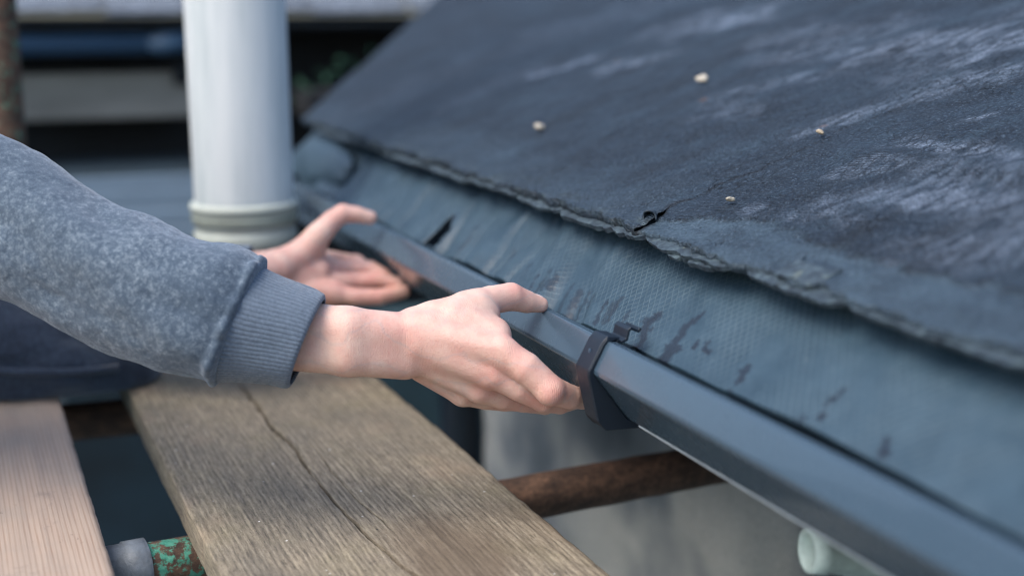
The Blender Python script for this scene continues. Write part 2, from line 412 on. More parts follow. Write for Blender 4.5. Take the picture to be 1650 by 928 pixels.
def surface_net(f, lo, hi, h):
    n = [int(math.ceil((hi[i]-lo[i])/h))+1 for i in range(3)]
    ax = [(lo[i]+h*np.arange(n[i])).astype(np.float32) for i in range(3)]
    D = np.empty(n, np.float32)
    Yg, Zg = np.meshgrid(ax[1], ax[2], indexing='ij')
    for i in range(0, n[0], 16):
        xs = ax[0][i:i+16]
        p = np.empty((len(xs), n[1], n[2], 3), np.float32)
        p[..., 0] = xs[:, None, None]; p[..., 1] = Yg; p[..., 2] = Zg
        D[i:i+16] = f(p)
    s = D < 0
    c = [s[a:n[0]-1+a, b:n[1]-1+b, d:n[2]-1+d] for a in (0, 1) for b in (0, 1) for d in (0, 1)]
    cnt = sum(x.astype(np.int8) for x in c); act = (cnt > 0) & (cnt < 8)
    idx = -np.ones(act.shape, np.int64); cells = np.argwhere(act); idx[act] = np.arange(len(cells))
    V = np.array(lo)+h*(cells+.5)
    F = []
    for a in range(3):
        b, d = (a+1) % 3, (a+2) % 3
        sl0 = [slice(1, -1)]*3; sl1 = [slice(1, -1)]*3; sl0[a] = slice(0, -1); sl1[a] = slice(1, None)
        s0, s1 = s[tuple(sl0)], s[tuple(sl1)]; e = np.argwhere(s0 != s1); flip = s0[tuple(e.T)]
        off = np.array([1, 1, 1]); off[a] = 0; e = e+off
        def ci(db, dd):
            q = e.copy(); q[:, b] += db; q[:, d] += dd; return idx[tuple(q.T)]
        quad = np.stack([ci(-1, -1), ci(0, -1), ci(0, 0), ci(-1, 0)], 1)
        quad[~flip] = quad[~flip][:, ::-1]; F.append(quad)
    F = np.concatenate(F)
    e = h*.3
    for _ in range(4):
        p = V.astype(np.float32); v = f(p)
        g = np.stack([f(p+np.eye(3, dtype=np.float32)[i]*e)-v for i in range(3)], 1)/e
        V = V-(v[:, None]*g/np.clip((g*g).sum(1), .25, None)[:, None])*.9
    return V, F
mm = .001
HV = ray(825, 464)                     # viewing direction, for offsets in depth
def near_hand():
    J = lambda x, y, z, r: (P(x, y, z), r*mm)
    up, dn = J(560, 530, 1.112, 16.5), J(560, 571, 1.114, 16)
    wu, wd = J(648, 537, 1.125, 16), J(652, 580, 1.130, 15.2)
    fu, fd = J(440, 514, 1.116, 16.5), J(440, 562, 1.118, 15.5)
    M = [J(806, 566, 1.120, 12.6), J(792, 601, 1.127, 12), J(772, 625, 1.143, 11), J(745, 634, 1.160, 9.5)]
    palm = [(*[fu[0], up[0]], fu[1], up[1]), (fd[0], dn[0], fd[1], dn[1]), (up[0], wu[0], up[1], wu[1]), (dn[0], wd[0], dn[1], wd[1]),
            (J(395, 535, 1.122, 0)[0], J(560, 549, 1.116, 0)[0], .017, .0185), (J(560, 549, 1.116, 0)[0], J(652, 558, 1.130, 0)[0], .0185, .0165)]
    for q, w in zip(M, (J(675, 532, 1.125, 15), J(678, 552, 1.125, 15), J(680, 574, 1.135, 14.5), J(682, 590, 1.150, 13))):
        palm.append((w[0], q[0], w[1], q[1]))
    palm.append((J(668, 525, 1.135, 0)[0], J(768, 496, 1.150, 0)[0], .0150, .0138))
    palm.append((J(715, 520, 1.145, 0)[0], J(790, 528, 1.158, 0)[0], .013, .0095))
    palm.append((J(700, 560, 1.15, 0)[0], J(770, 590, 1.16, 0)[0], .014, .012))
    palm.append((J(690, 532, 1.130, 0)[0], J(798, 534, 1.140, 0)[0], .0145, .0110)); palm.append((J(700, 515, 1.138, 0)[0], J(785, 508, 1.150, 0)[0], .0135, .0100))
    palm.append((J(700, 568, 1.132, 0)[0], J(775, 600, 1.138, 0)[0], .0145, .0120))
    palm.append((J(735, 512, 1.138, 0)[0], J(799, 545, 1.133, 0)[0], .0150, .0122))
    th = [(J(752, 497, 1.148, 0)[0], .0142), (J(790, 484, 1.162, 0)[0], .0118), (J(823, 478, 1.174, 0)[0], .0116),
          (J(848, 486, 1.182, 0)[0], .0094), (J(871, 491, 1.188, 0)[0], .0067)]
    ix = [M[0], J(847, 593, 1.118, 12.6), J(887, 628, 1.120, 11.6), J(918, 639, 1.136, 9.8), J(938, 642, 1.153, 8.6), J(953, 640, 1.180, 7.2)]
    mi = [M[1], J(836, 625, 1.132, 10.6), J(875, 645, 1.142, 9.5), J(902, 650, 1.160, 8.6), J(930, 644, 1.187, 7.4)]
    ri = [M[2], J(810, 641, 1.154, 9.4), J(843, 648, 1.168, 8.3), J(878, 653, 1.19, 7.8), J(900, 647, 1.21, 7)]
    li = [M[3], J(782, 645, 1.176, 7.6), J(812, 649, 1.188, 7.0), J(845, 650, 1.202, 6.6), J(870, 644, 1.220, 6.2)]
    bumps = [(J(886, 631, 1.117, 0)[0], .0098, .003)]
    dents = [(P(800, 566, 1.106), P(822, 600, 1.112), .004, .0010), (P(786, 608, 1.116), P(800, 636, 1.126), .004, .0010),
             (P(800, 498, 1.14), P(806, 520, 1.15), .0025, .0012), (P(818, 606, 1.112), P(872, 648, 1.124), .0022, .0014), (P(790, 632, 1.124), P(850, 655, 1.14), .0022, .0012), (P(880, 622, 1.105), P(878, 642, 1.106), .0010, .0005), (P(887, 619, 1.105), P(886, 644, 1.106), .0010, .0005), (P(894, 618, 1.106), P(894, 642, 1.107), .0010, .0005),
             (P(640, 535, 1.10), P(646, 590, 1.11), .0016, .0004), (P(652, 530, 1.10), P(657, 580, 1.11), .0012, .0003)]
    # tendon ridges run from the wrist to the knuckles
    ridg = [(J(700, 545, 1.112, 0)[0], J(805, 562, 1.108, 0)[0], .0022, -.0007), (J(700, 565, 1.113, 0)[0], J(788, 598, 1.116, 0)[0], .0022, -.0007),
            (J(700, 590, 1.122, 0)[0], J(765, 622, 1.132, 0)[0], .0022, -.0005)]
    red = [(P(830, 562, 1.1), .012, .55), (P(800, 600, 1.11), .012, .5), (P(893, 628, 1.11), .010, .8), (P(780, 632, 1.12), .010, .5), (P(650, 545, 1.1), .016, .5), (P(880, 655, 1.13), .012, .6),
           (P(835, 465, 1.17), .007, .35), (P(655, 595, 1.12), .012, .35), (P(850, 655, 1.15), .012, .6), (P(780, 560, 1.1), .02, .2)]
    return make_hand_sdf(palm, [th, ix, mi, ri, li], bumps, dents=dents+ridg), red
def far_hand():
    J = lambda x, y, z, r: (P(x, y, z), r*mm)
    palm = [(P(330, 455, 1.50), P(440, 435, 1.545), .030, .021), (P(330, 465, 1.53), P(445, 455, 1.57), .028, .021),
            (P(450, 430, 1.55), P(505, 400, 1.575), .019, .015), (P(450, 440, 1.56), P(520, 430, 1.60), .018, .014),
            (P(455, 455, 1.56), P(525, 455, 1.59), .019, .014), (P(460, 462, 1.56), P(535, 472, 1.57), .016, .0135),
            (P(480, 442, 1.565), P(512, 438, 1.575), .0165, .0145)]
    th = [J(482, 412, 1.565, 14.5), J(512, 380, 1.57, 14), J(535, 356, 1.58, 11.5), J(552, 344, 1.585, 10.5), J(575, 346, 1.59, 9), J(597, 351, 1.595, 7.6)]
    ix = [J(515, 420, 1.605, 12), J(548, 417, 1.625, 9.6), J(573, 421, 1.63, 9.2), J(590, 433, 1.62, 8.2)]
    mi = [J(522, 436, 1.595, 12), J(562, 433, 1.612, 9.6), J(597, 433, 1.615, 9.2), J(620, 445, 1.61, 8.2)]
    ri = [J(528, 456, 1.58, 12), J(572, 453, 1.595, 9.8), J(614, 450, 1.60, 9.2), J(641, 458, 1.60, 8.2)]
    li = [J(533, 471, 1.57, 11.5), J(572, 478, 1.572, 9.6), J(612, 478, 1.578, 9.2), J(650, 469, 1.588, 8.0)]
    red = [(P(520, 440, 1.54), .02, .9), (P(600, 450, 1.57), .03, .8), (P(550, 344, 1.57), .012, .5), (P(480, 400, 1.55), .02, .3)]
    return make_hand_sdf(palm, [th, ix, mi, ri, li], [], kx=.0006, dents=[(P(500, 400, 1.54), P(520, 450, 1.57), .003, .001)]), red

# ================================================================ SETTING
g = box('yard_ground', (-14, -8, -2.6), (14, 16, -2.5), m_plain('dark_yard_paving', (.018, .065, .090), .85, .5, 3, .4), None, 0)
tag(g, kind='structure')

# house wall, fascia, soffit
t = thing('house_wall', (.80, .5, -2.5), 'pale rough rendered house wall below the gutter, sunlit and shadowed patches painted into its colour', 'wall')
wy0, wy1 = -1.2, 2.13
ny, nz = 200, 170
yy, zz = np.meshgrid(np.linspace(wy0, wy1, ny), np.linspace(-2.5, .19, nz), indexing='ij')
Xw = .80+fbm(yy*14, zz*14, o=4, seed=3)*.0035
fr = np.stack([Xw, yy, zz], -1).reshape(-1, 3)
bk = fr.copy(); bk[:, 0] = 1.05
F1 = gridF(ny, nz); F2 = gridF(ny, nz, base=ny*nz)[:, ::-1]
rim = []
idx = np.arange(ny*nz).reshape(ny, nz)
for e in (idx[:, 0], idx[::-1, -1], idx[0, ::-1], idx[-1, :]):
    for a, b in zip(e[:-1], e[1:]): rim.append((a, b, b+ny*nz, a+ny*nz))
par(mesh('render_face', np.concatenate([fr, bk]), np.concatenate([F1, F2, np.array(rim)]), WALL), t)
par(box('fascia', (.575, wy0, .05), (.597, wy1+.02, .215), DARK, None, .002), t)
par(box('soffit', (.598, wy0, .04), (1.0, wy1+.02, .052), DARK, None, .001), t)

# ================================================================ ROOF
TA, CA_, SA_ = math.tan(ROOF_A), math.cos(ROOF_A), math.sin(ROOF_A)
def roofpt(Y, v, h):
    return np.stack([EX+v*CA_-h*SA_, Y, EZ+v*SA_+h*CA_], -1)
roof = thing('felt_roof', (EX, .5, EZ), 'dark blue-black felt roof with cracked coating, white scuffs and a ragged eaves edge', 'roof')
# far verge line of the roof in (Y, v)
ya, va = onroof(482, 213); yb, vb = onroof(700, 8)
def farY(v): return ya+(yb-ya)*(v-va)/(vb-va)
ys0, vs0 = onroof(1062, 372)          # lap seam starts at the eaves here
seam_px = [(1062, 372), (1090, 352), (1130, 338), (1165, 318), (1210, 302), (1245, 285), (1300, 262), (1360, 232), (1440, 195), (1560, 150), (1700, 100)]
seam = np.array([onroof(*p) for p in seam_px]); seam = seam[np.argsort(seam[:, 1])]
def seamY(v):
    s = np.interp(v, seam[:, 1], seam[:, 0])
    sl = (seam[-1, 0]-seam[-3, 0])/(seam[-1, 1]-seam[-3, 1]); s = np.where(v > seam[-1, 1], seam[-1, 0]+sl*(v-seam[-1, 1]), s)
    return s+.004*vnoise(v*90, 3.1, seed=5)+.0025*vnoise(v*260, 1.2, seed=6)
def patches(Y, v, lst):
    m = np.zeros_like(Y)
    for (x, y, x2, y2, w, a) in lst:
        A, B = np.array(onroof(x, y)), np.array(onroof(x2, y2)); d = B-A
        tt = np.clip(((Y-A[0])*d[0]+(v-A[1])*d[1])/(d@d+1e-9), 0, 1)
        r = np.hypot(Y-A[0]-tt*d[0], v-A[1]-tt*d[1])
        r = r+.45*w*fbm(Y*24, v*34, o=4, seed=9)
        m = np.maximum(m, a*(1-sst(w*.25, w*1.25, r)))
    return m
SC = [(880, 130, 960, 108, .030, 1.0), (985, 125, 1090, 100, .025, .8), (1120, 55, 1210, 38, .06, .85), (1260, 75, 1330, 70, .05, .4), (1330, 85, 1420, 60, .05, .35),
      (1430, 90, 1560, 75, .05, .8), (1600, 85, 1650, 75, .05, .9), (1200, 165, 1310, 140, .022, .5), (1300, 232, 1440, 185, .020, .6), (1060, 60, 1130, 40, .05, .5), (1500, 160, 1600, 140, .04, .6), (1240, 110, 1300, 100, .03, .5), (1120, 215, 1180, 200, .015, .4), (1350, 300, 1450, 285, .015, .5), (1220, 360, 1300, 375, .012, .4), (760, 170, 840, 130, .06, .22), (1560, 215, 1600, 205, .010, .7),
      (1470, 250, 1650, 275, .018, .9), (1420, 340, 1640, 340, .03, .65), (1480, 120, 1650, 40, .06, .3), (1340, 350, 1380, 380, .02, .5), (1150, 180, 1210, 200, .02, .3),
      (1500, 420, 1650, 430, .04, .55), (1580, 300, 1650, 380, .05, .4), (900, 60, 1040, 20, .10, .22), (560, 200, 740, 120, .09, .16)]
def stretch(n, a, b, p):
    t = np.linspace(0, 1, n); return a+(b-a)*(t**p)
def felt(name, side):
    nv = 300; v = stretch(nv, 0, 3.4, 2.1); nu = 560 if side == 'near' else 460
    Yf = []; 
    for vi in v:
        s = float(seamY(np.array(vi))); gp = .0016*math.exp(-vi/.25)+.0012*float(vnoise(np.array(vi*40.), np.array(4.), seed=17))-.0009-.004*max(0, vi-.45)
        if side == 'near': Yf.append(np.linspace(s-gp, -1.1-.1*vi, nu))
        else: Yf.append(np.linspace(float(farY(vi)), s, nu))
    Y = np.array(Yf); V = np.repeat(v[:, None], nu, 1)
    ragg = .004*fbm(Y*45, 0*Y+2, o=4, seed=21)+.002*vnoise(Y*300, 0*Y, seed=22)
    V2 = V+ragg*np.exp(-V/.02)
    big = .004*fbm(Y*3.1, V2*2.2, o=3, seed=11)*sst(0, .25, V)
    small = .0011*fbm(Y*30, V2*42, o=4, seed=12)
    h = .0095+big+small
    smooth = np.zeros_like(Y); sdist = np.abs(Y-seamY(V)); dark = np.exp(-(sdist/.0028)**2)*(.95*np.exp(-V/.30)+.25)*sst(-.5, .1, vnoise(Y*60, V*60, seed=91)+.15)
    if side == 'near':
        # smooth grey band along the eaves, then the woven field with a ragged start
        bx = np.array([onroof(*p) for p in [(1080, 378), (1150, 372), (1240, 382), (1310, 405), (1400, 440), (1500, 462), (1650, 500), (1900, 590)]])
        o_ = np.argsort(bx[:, 0]); bb = np.interp(Y, bx[o_, 0], bx[o_, 1])
        bb = bb+.006*fbm(Y*60, V*60, o=4, seed=31)
        smooth = (1-sst(-.003, .004, V-bb))*(.72+.28*vnoise(Y*30, V*90, seed=33)); h = h+.0022*sst(-.001, .003, V-bb)
        ridge = np.sin((V*1.0+.25*Y)*2*np.pi/.0065+2*vnoise(Y*20, V*20, seed=4)); amp = np.exp(-((V-bb-.03)/.03)**2)*sst(.3, .8, vnoise(Y*6, V*6, seed=8)+.6)
        h = h+ridge*amp*.0007
        # raised crease across the near field
        cA, cB = np.array(onroof(1330, 262)), np.array(onroof(1650, 300)); d = cB-cA; q = ((Y-cA[0])*d[0]+(V-cA[1])*d[1])/(d@d)
        r = np.hypot(Y-cA[0]-q*d[0], V-cA[1]-q*d[1]); h = h+.004*np.exp(-(r/.016)**2)*sst(-.1, .2, q)
        edge = np.exp(-V/.006)*.35
    else:
        lap = Y-seamY(V)                       # upper lap, 3 mm proud, its lip broken
        pr = .0030*np.exp(-V/.35)+.0006; h = h+pr-.75*pr*(1-sst(0, .0035, lap))*(.6+.4*vnoise(Y*200, V*200, seed=3))
        blob = fbm(Y*55, V*110, o=4, seed=41)
        edge = (1-sst(.004, .020, V+.006*blob))*.9
        h = h+edge*(.0011*blob)
        # curled-up tab by the seam
        r = np.hypot(Y-ys0-.004, V-vs0-.004); h = h+.004*np.exp(-(r/.010)**2)
        smooth = .35*(1-sst(.02, .10, V+.03*fbm(Y*20, V*20, o=3, seed=44)))
    sc = patches(Y, V, SC)
    top = roofpt(Y, V2, h)
    lip = roofpt(Y[:1]*1.0, V2[:1]+.003, h[:1]*0-.0005+.002*vnoise(Y[:1]*80, Y[:1]*0, seed=2))
    top = np.concatenate([lip, roofpt(Y[:1], V2[:1]-.0005, h[:1]*.45), top])
    ext = lambda a: np.concatenate([a[:1], a[:1], a]).ravel()
    e2 = ext(edge)
    o = mesh(name, top.reshape(-1, 3), gridF(nv+2, nu), FELT, None, True, dict(scuff=ext(sc), edge=e2, smooth=ext(smooth), ridge=ext(dark)))
    par(o, roof); return o
felt('felt_sheet', 'near'); felt('felt_sheet', 'far')
# boarding under the felt
bY0 = -1.15
par(mesh('roof_board', [tuple(roofpt(np.array(y), np.array(v), np.array(h))) for h in (-.004, -.024) for (y, v) in ((bY0, .035), (float(farY(.035))-.02, .035), (float(farY(3.4)), 3.4), (bY0-.3, 3.4))],
     [(0, 1, 2, 3), (7, 6, 5, 4), (0, 4, 5, 1), (1, 5, 6, 2), (2, 6, 7, 3), (3, 7, 4, 0)], DARK, None, False), roof)
# broken flakes of the eaves edge, each its own piece
def flake(px0, px1, deep, th, lift, seed, out=.006):
    Y0, _ = onroof(*px0); Y1, _ = onroof(*px1); n = 70; k = 5
    u = np.linspace(0, 1, n); Yc = Y0+(Y1-Y0)*u
    rr = np.random.RandomState(seed+100); kk = np.sort(rs_ := rr.uniform(0, 1, 9)); vo = -out+np.interp(u, np.sort(rr.uniform(0, 1, 9)), rr.uniform(-.0030, .0022, 9))*(.4 if seed > 9 else 1)+np.interp(u, np.sort(rr.uniform(0, 1, 30)), rr.uniform(-.0012, .0012, 30)); endt = np.minimum(1, np.minimum(u, 1-u)*9)**.5
    V = []
    for j in range(k):
        w = j/(k-1); vv = vo*endt+(deep-vo)*w+(1-endt)*.004
        hh = lift+.0005*fbm(Yc*60, 0*Yc+w*3, o=3, seed=seed+5)-.001*(1-w)
        V.append(roofpt(Yc, vv, hh+th*.5)); 
    for j in range(k):
        w = j/(k-1); vv = vo*endt+(deep-vo)*w+(1-endt)*.004+.001*(1-w)
        V.append(roofpt(Yc, vv, lift-th*.5-.001*(1-w)+.0005*fbm(Yc*60, 0*Yc, o=2, seed=seed+8)))
    V = np.concatenate(V); F = [tuple(f) for f in gridF(k, n)]+[tuple(f[::-1]) for f in gridF(k, n, base=k*n)]
    N = k*n
    for i in range(n-1): F.append((i, i+N, i+1+N, i+1)); a = (k-1)*n+i; F.append((a, a+1, a+1+N, a+N))
    for j in range(k-1):
        a, b = j*n, (j+1)*n; F.append((a, b, b+N, a+N)); a, b = j*n+n-1, (j+1)*n+n-1; F.append((a, a+N, b+N, b))
    o = mesh('edge_flake', V, F, FLAKE, None, False)
    bm = bmesh.new(); bm.from_mesh(o.data); bmesh.ops.recalc_face_normals(bm, faces=bm.faces[:]); bm.to_mesh(o.data); bm.free()
    par(o, roof)
for a in [((482, 216), (585, 262), .03, .0040, .004, 1), ((583, 263), (652, 283), .03, .0040, .003, 2), ((645, 280), (742, 303), .03, .0045, .003, 3, .007), ((740, 300), (835, 325), .03, .0040, .005, 4),
          ((832, 322), (905, 345), .03, .0040, .003, 5), ((900, 345), (985, 372), .03, .0045, .002, 6, .006), ((980, 370), (1048, 388), .03, .0040, .005, 7, .006),
          ((1040, 388), (1190, 440), .03, .0040, .004, 8, .006), ((1085, 402), (1165, 430), .02, .004, .000, 9, .007), ((1200, 446), (1360, 500), .03, .0040, .004, 10, .006),
          ((1250, 462), (1310, 484), .02, .004, .009, 11, .001), ((1355, 498), (1660, 612), .03, .0040, .003, 12, .004), ((1655, 610), (2300, 860), .03, .0040, .003, 13, .004)]:
    flake(*a)
# curled scrap beside the seam: a little arch of felt open towards the eaves
q0 = np.array(onroof(1054, 376)); q1 = np.array(onroof(1070, 352)); ax_ = (q1-q0); Lq = .014; ax_ /= np.linalg.norm(ax_); sdv = np.array([ax_[1], -ax_[0]])
V = []
for i in range(9):
    b_ = i/8*Lq; r_ = .0062*(1-.75*(i/8)**1.6)
    for j in range(15):
        a_ = math.pi*(-.08+1.16*j/14); p_ = q0+ax_*(b_+.0012*math.sin(3*a_))+sdv*r_*math.cos(a_)
        V.append(roofpt(np.array(p_[0]), np.array(p_[1]), np.array(.0130+r_*1.3*math.sin(a_))))
o = mesh('curled_tab', V, gridF(9, 15), m_plain('torn_felt', (.020, .032, .046), .6, .5, 90, .3), None, True); md = o.modifiers.new('t', 'SOLIDIFY'); md.thickness = .0013; par(o, roof)

# stone chips and scraps lying on the roof
def pebble(px, r, label, m, name='stone_chip', sq=.55, cat='stone'):
    Y, v = onroof(*px); p = roofpt(np.array(Y), np.array(v), np.array(.015))
    bm = bmesh.new(); bmesh.ops.create_icosphere(bm, subdivisions=3, radius=r)
    sd_ = int(px[0])
    for q in bm.verts:
        n = float(fbm(np.array(q.co.x/r*1.3), np.array(q.co.y/r*1.3), np.array(q.co.z/r*1.3), 3, sd_)); q.co *= 1+.28*n; q.co.z *= sq
    me = bpy.data.meshes.new(name); bm.to_mesh(me); bm.free()
    o = link(name, me, m, None, True); o.location = Vector(p)+Vector((0, 0, r*sq*.6)); o.rotation_euler = (.1, -ROOF_A, sd_)
    return tag(o, label, cat, 'chips of stone lying on the roof')
PEB = m_plain('pale_stone', (.48, .43, .35), .8, .25, 120, .5)
pebble((1138, 151), .0066, 'largest pale stone chip on the roof, up-slope from the curled tab', PEB)
pebble((876, 227), .0060, 'round pale stone chip on the blurred middle of the roof', PEB)
pebble((1185, 351), .0038, 'small grey-tan crumb nearest the ragged eaves beside the curled tab', m_plain('tan_stone', (.36, .33, .27), .8, .35, 160, .5))
pebble((1328, 241), .0036, 'small tan crumb lying by the crack up the roof', m_plain('buff_stone', (.42, .34, .24), .8, .3, 160, .5))

# ================================================================ UNDERLAY MEMBRANE hanging into the gutter
MA, MB_ = (.487, .1580), (.553, .2175)
ny, ns = 900, 90
Y = np.repeat(np.linspace(-.7, 2.22, ny)[:, None], ns, 1); s = np.repeat(np.linspace(0, 1, ns)[None, :], ny, 0)
dxm, dzm = MB_[0]-MA[0], MB_[1]-MA[1]; Lm = math.hypot(dxm, dzm); nx_, nz_ = -dzm/Lm, dxm/Lm
loose = sst(.93, 1.12, Y)*(1-sst(1.95, 2.15, Y))
h = .0010*fbm(Y*9, s*3, o=3, seed=51)
# slanting puckers where the sheet bunches behind the hands
ph = (Y*1.0-s*.035+.012*vnoise(Y*12, s*2, seed=52))
h += loose*(1-.6*s)*(.0085*np.abs(vnoise(ph*48, s*.8, seed=53))+.006*vnoise(ph*24, s*.7, seed=54))
fY = onsheet(705, 375, MA, MB_)[0]
# end of the sheet balloons out at the far corner
h += .022*np.exp(-((Y-2.06)/.09)**2)*np.sin(np.pi*np.clip(s, 0, 1))**1
hang = .0026*fbm(Y*9, 0*Y+9, o=3, seed=56)-.004*sst(1.0, 1.15, Y)
Xm = MA[0]+dxm*s+nx_*h; Zm = MA[1]+dzm*s+nz_*h+hang*(1-s)
wet_and_shade = np.zeros_like(Y)  # mask shared by real wet marks and painted shade
def wet_shade_stroke(pts, w, a=1):
    global wet_and_shade
    Q = [onsheet(x, y, MA, MB_) for x, y in pts]
    for (y0, s0), (y1, s1) in zip(Q[:-1], Q[1:]):
        A, B = np.array([y0, s0*Lm]), np.array([y1, s1*Lm]); d = B-A; tt = np.clip(((Y-A[0])*d[0]+(s*Lm-A[1])*d[1])/(d@d+1e-12), 0, 1)
        r = np.hypot((Y-A[0]-tt*d[0])*.8, s*Lm-A[1]-tt*d[1])+w*.7*fbm(Y*170, s*22, o=3, seed=61)
        wet_and_shade = np.maximum(wet_and_shade, a*(1-sst(w*.75, w*1.1, r)))
wet_shade_stroke([(1062, 505), (1042, 522), (1035, 545), (1022, 562)], .0032)
wet_shade_stroke([(1132, 504), (1110, 520), (1092, 545), (1075, 575), (1062, 590)], .0032)
wet_shade_stroke([(1090, 560), (1060, 582)], .005); wet_shade_stroke([(1050, 512), (1040, 530)], .0055, .9); wet_shade_stroke([(1105, 525), (1085, 552)], .005, .9); wet_shade_stroke([(1126, 548), (1120, 556)], .0022); wet_shade_stroke([(1140, 552), (1136, 560)], .0022); wet_shade_stroke([(1142, 565), (1138, 566)], .0018)
wet_shade_stroke([(1203, 590), (1190, 612)], .0042); wet_shade_stroke([(1362, 632), (1330, 658)], .0013); wet_shade_stroke([(1325, 675), (1320, 680)], .0022)
wet_shade_stroke([(1430, 715), (1422, 735)], .0034); wet_shade_stroke([(1170, 630), (1160, 642)], .0035, .7); wet_shade_stroke([(1290, 682), (1280, 690)], .003, .6)
rw = np.random.RandomState(12)
for q in range(17):  # dark strokes painting the shading between the puckers
    x = 868+q*8.4+rw.uniform(-3, 3); y = 440+(x-868)*.40+rw.uniform(-8, 8); l_ = rw.uniform(16, 46)
    if q % 4 == 3: continue
    wet_shade_stroke([(x+l_*.35, y), (x, y+l_*.5), (x-l_*.28+rw.uniform(-3, 3), y+l_)], rw.uniform(.0012, .0036), rw.uniform(.55, .95))
wet_shade_stroke([(770, 362), (755, 385), (742, 400)], .0022, .6); wet_shade_stroke([(832, 400), (812, 428)], .002, .5); wet_shade_stroke([(735, 350), (712, 372), (688, 400)], .0035, 1)  # last stroke paints the fold shadow along the slit
wet_shade_stroke([(862, 425), (850, 445)], .002, .5); wet_shade_stroke([(905, 440), (895, 460)], .002, .5); wet_shade_stroke([(668, 345), (640, 375)], .003, .35)
lowV = np.stack([Xm[:, :1]-.001+.0*Y[:, :1], Y[:, :1], Zm[:, :1]-.014], -1)     # the hem turns down into the channel
upV = np.stack([Xm[:, -1:]+.05, Y[:, -1:], Zm[:, -1:]+.018], -1)
V = np.concatenate([lowV+np.array([.014, 0, 0]), np.stack([Xm, Y, Zm], -1), upV], 1)
W2 = np.concatenate([wet_and_shade[:, :1]*0+1, wet_and_shade, wet_and_shade[:, -1:]], 1)  # hem row painted dark for the shade inside the channel
A, B = np.array(onsheet(735, 345, MA, MB_)), np.array(onsheet(684, 404, MA, MB_)); A[1] *= Lm; B[1] *= Lm; d = B-A
tt = ((Y-A[0])*d[0]+(s*Lm-A[1])*d[1])/(d@d); r = np.hypot(Y-A[0]-tt*d[0], s*Lm-A[1]-tt*d[1])
slit = (r < .0200*np.clip(np.minimum(tt*2.2+.12, 1.0), 0, 1)*(1+.15*vnoise(Y*90, s*6, seed=66))) & (tt > -.05) & (tt < 1.02)
slit = np.concatenate([slit[:, :1]*0 > 1, slit, slit[:, :1]*0 > 1], 1).ravel()
FM = gridF(ny, ns+2); FM = FM[slit[FM].sum(1) < 4]
o = mesh('underlay_sheet', V.reshape(-1, 3), FM, MEMB, None, True, dict(wet_and_shade=W2.ravel()))
tag(o, 'blue-grey netted roofing underlay sheet hanging from the ragged eaves into the gutter', 'roofing sheet')
md = o.modifiers.new('t', 'SOLIDIFY'); md.thickness = .0012; md.offset = -1
# round fold at the far end of the sheet
pe = onX(520, 278, .50)
bm = bmesh.new(); bmesh.ops.create_uvsphere(bm, u_segments=48, v_segments=24, radius=1)
for v in bm.verts:
    n_ = float(fbm(np.array(v.co.x*1.5), np.array(v.co.y*1.5), np.array(v.co.z*1.5), 3, 5)); v.co *= 1+.06*n_
    v.co = Vector((v.co.x*.018, v.co.y*.14, v.co.z*.036))
me = bpy.data.meshes.new('sheet_fold'); bm.to_mesh(me); bm.free()
o2 = link('sheet_fold', me, MEMB, None, True); o2.location = (.512, 2.02, .185); o2.rotation_euler = (0, .5, 0); par(o2, o)

# ================================================================ GUTTER
gt = thing('gutter', (.5, .8, .1035), 'long dark grey square-section plastic gutter held in both hands under the roof edge', 'gutter')
gprof = [(.4630, .1540), (.4630, .1650), (.4575, .1655), (.4555, .1630), (.4462, .1452), (.4462, .1425), (.4745, .1055), (.4790, .1038), (.553, .1038), (.558, .107), (.566, .165)]
profile('channel', gprof, -.75, 2.08, 60, GUT, gt, thick=.0022, bev=.0007)
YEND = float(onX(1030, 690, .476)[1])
profile('bottom_edge_highlight', [(.4755, .1030), (.4765, .1018), (.4790, .1014), (.4800, .1026)], -.75, YEND, 60, m_plain('pale_edge_highlight', (.50, .56, .60), .35, .1, 60, .1), gt, thick=.0008)  # pale strip added to stand for light caught along the bottom edge
par(box('stop_end', (.4475, 2.081, .104), (.565, 2.0835, .164), GUTD, None, .001), gt)
# bracket clip
YB = onX(960, 565, .452)[1]
bw = .0115
NG_ = m_plastic('worn_plastic', (.05, .08, .12), .4)
bk_ = thing('gutter_bracket', (.46, YB, .1), 'navy plastic bracket strap clipped round the gutter just past the fingertips', 'bracket')
bp = [(.4640, .1560), (.4655, .1680), (.4570, .1690), (.4530, .1650), (.4422, .1450), (.4422, .1405), (.4505, .1050), (.4570, .0985), (.4800, .0975), (.5500, .0985), (.5620, .1050), (.5720, .1700)]
profile('strap', bp, YB-bw, YB+bw, 6, GUTD, bk_, thick=.0034, bev=.0010)
for dy in (-1, 1):          # solid side webs of the strap, closing on the gutter face
    profile('strap_web', [(.4640, .1675), (.4560, .1690), (.4525, .1650), (.4412, .1450), (.4412, .1400), (.4495, .1035), (.4560, .0965), (.4800, .0955), (.5500, .0965),
                          (.5500, .1015), (.4790, .1018), (.4735, .1040), (.4450, .1420), (.4450, .1456), (.4545, .1636), (.4580, .1662)], YB+dy*(bw-.001)-.0016, YB+dy*(bw-.001)+.0016, 2, GUTD, bk_, closed=True, bev=.0006)
par(box('strap_rivet', (.4462, YB-.002, .1555), (.4482, YB+.002, .1595), NG_, None, .0008), bk_)
profile('hook_clip', [(.4655, .1665), (.4700, .1680), (.4715, .1750), (.4735, .1765), (.4800, .1735), (.4815, .1760)], YB-.017, YB+.006, 3, GUTD, bk_, thick=.0026, bev=.0007)
par(box('hook_arm', (.464, YB-.007, .1560), (.4815, YB+.007, .1585), GUTD, None, .0008), bk_)

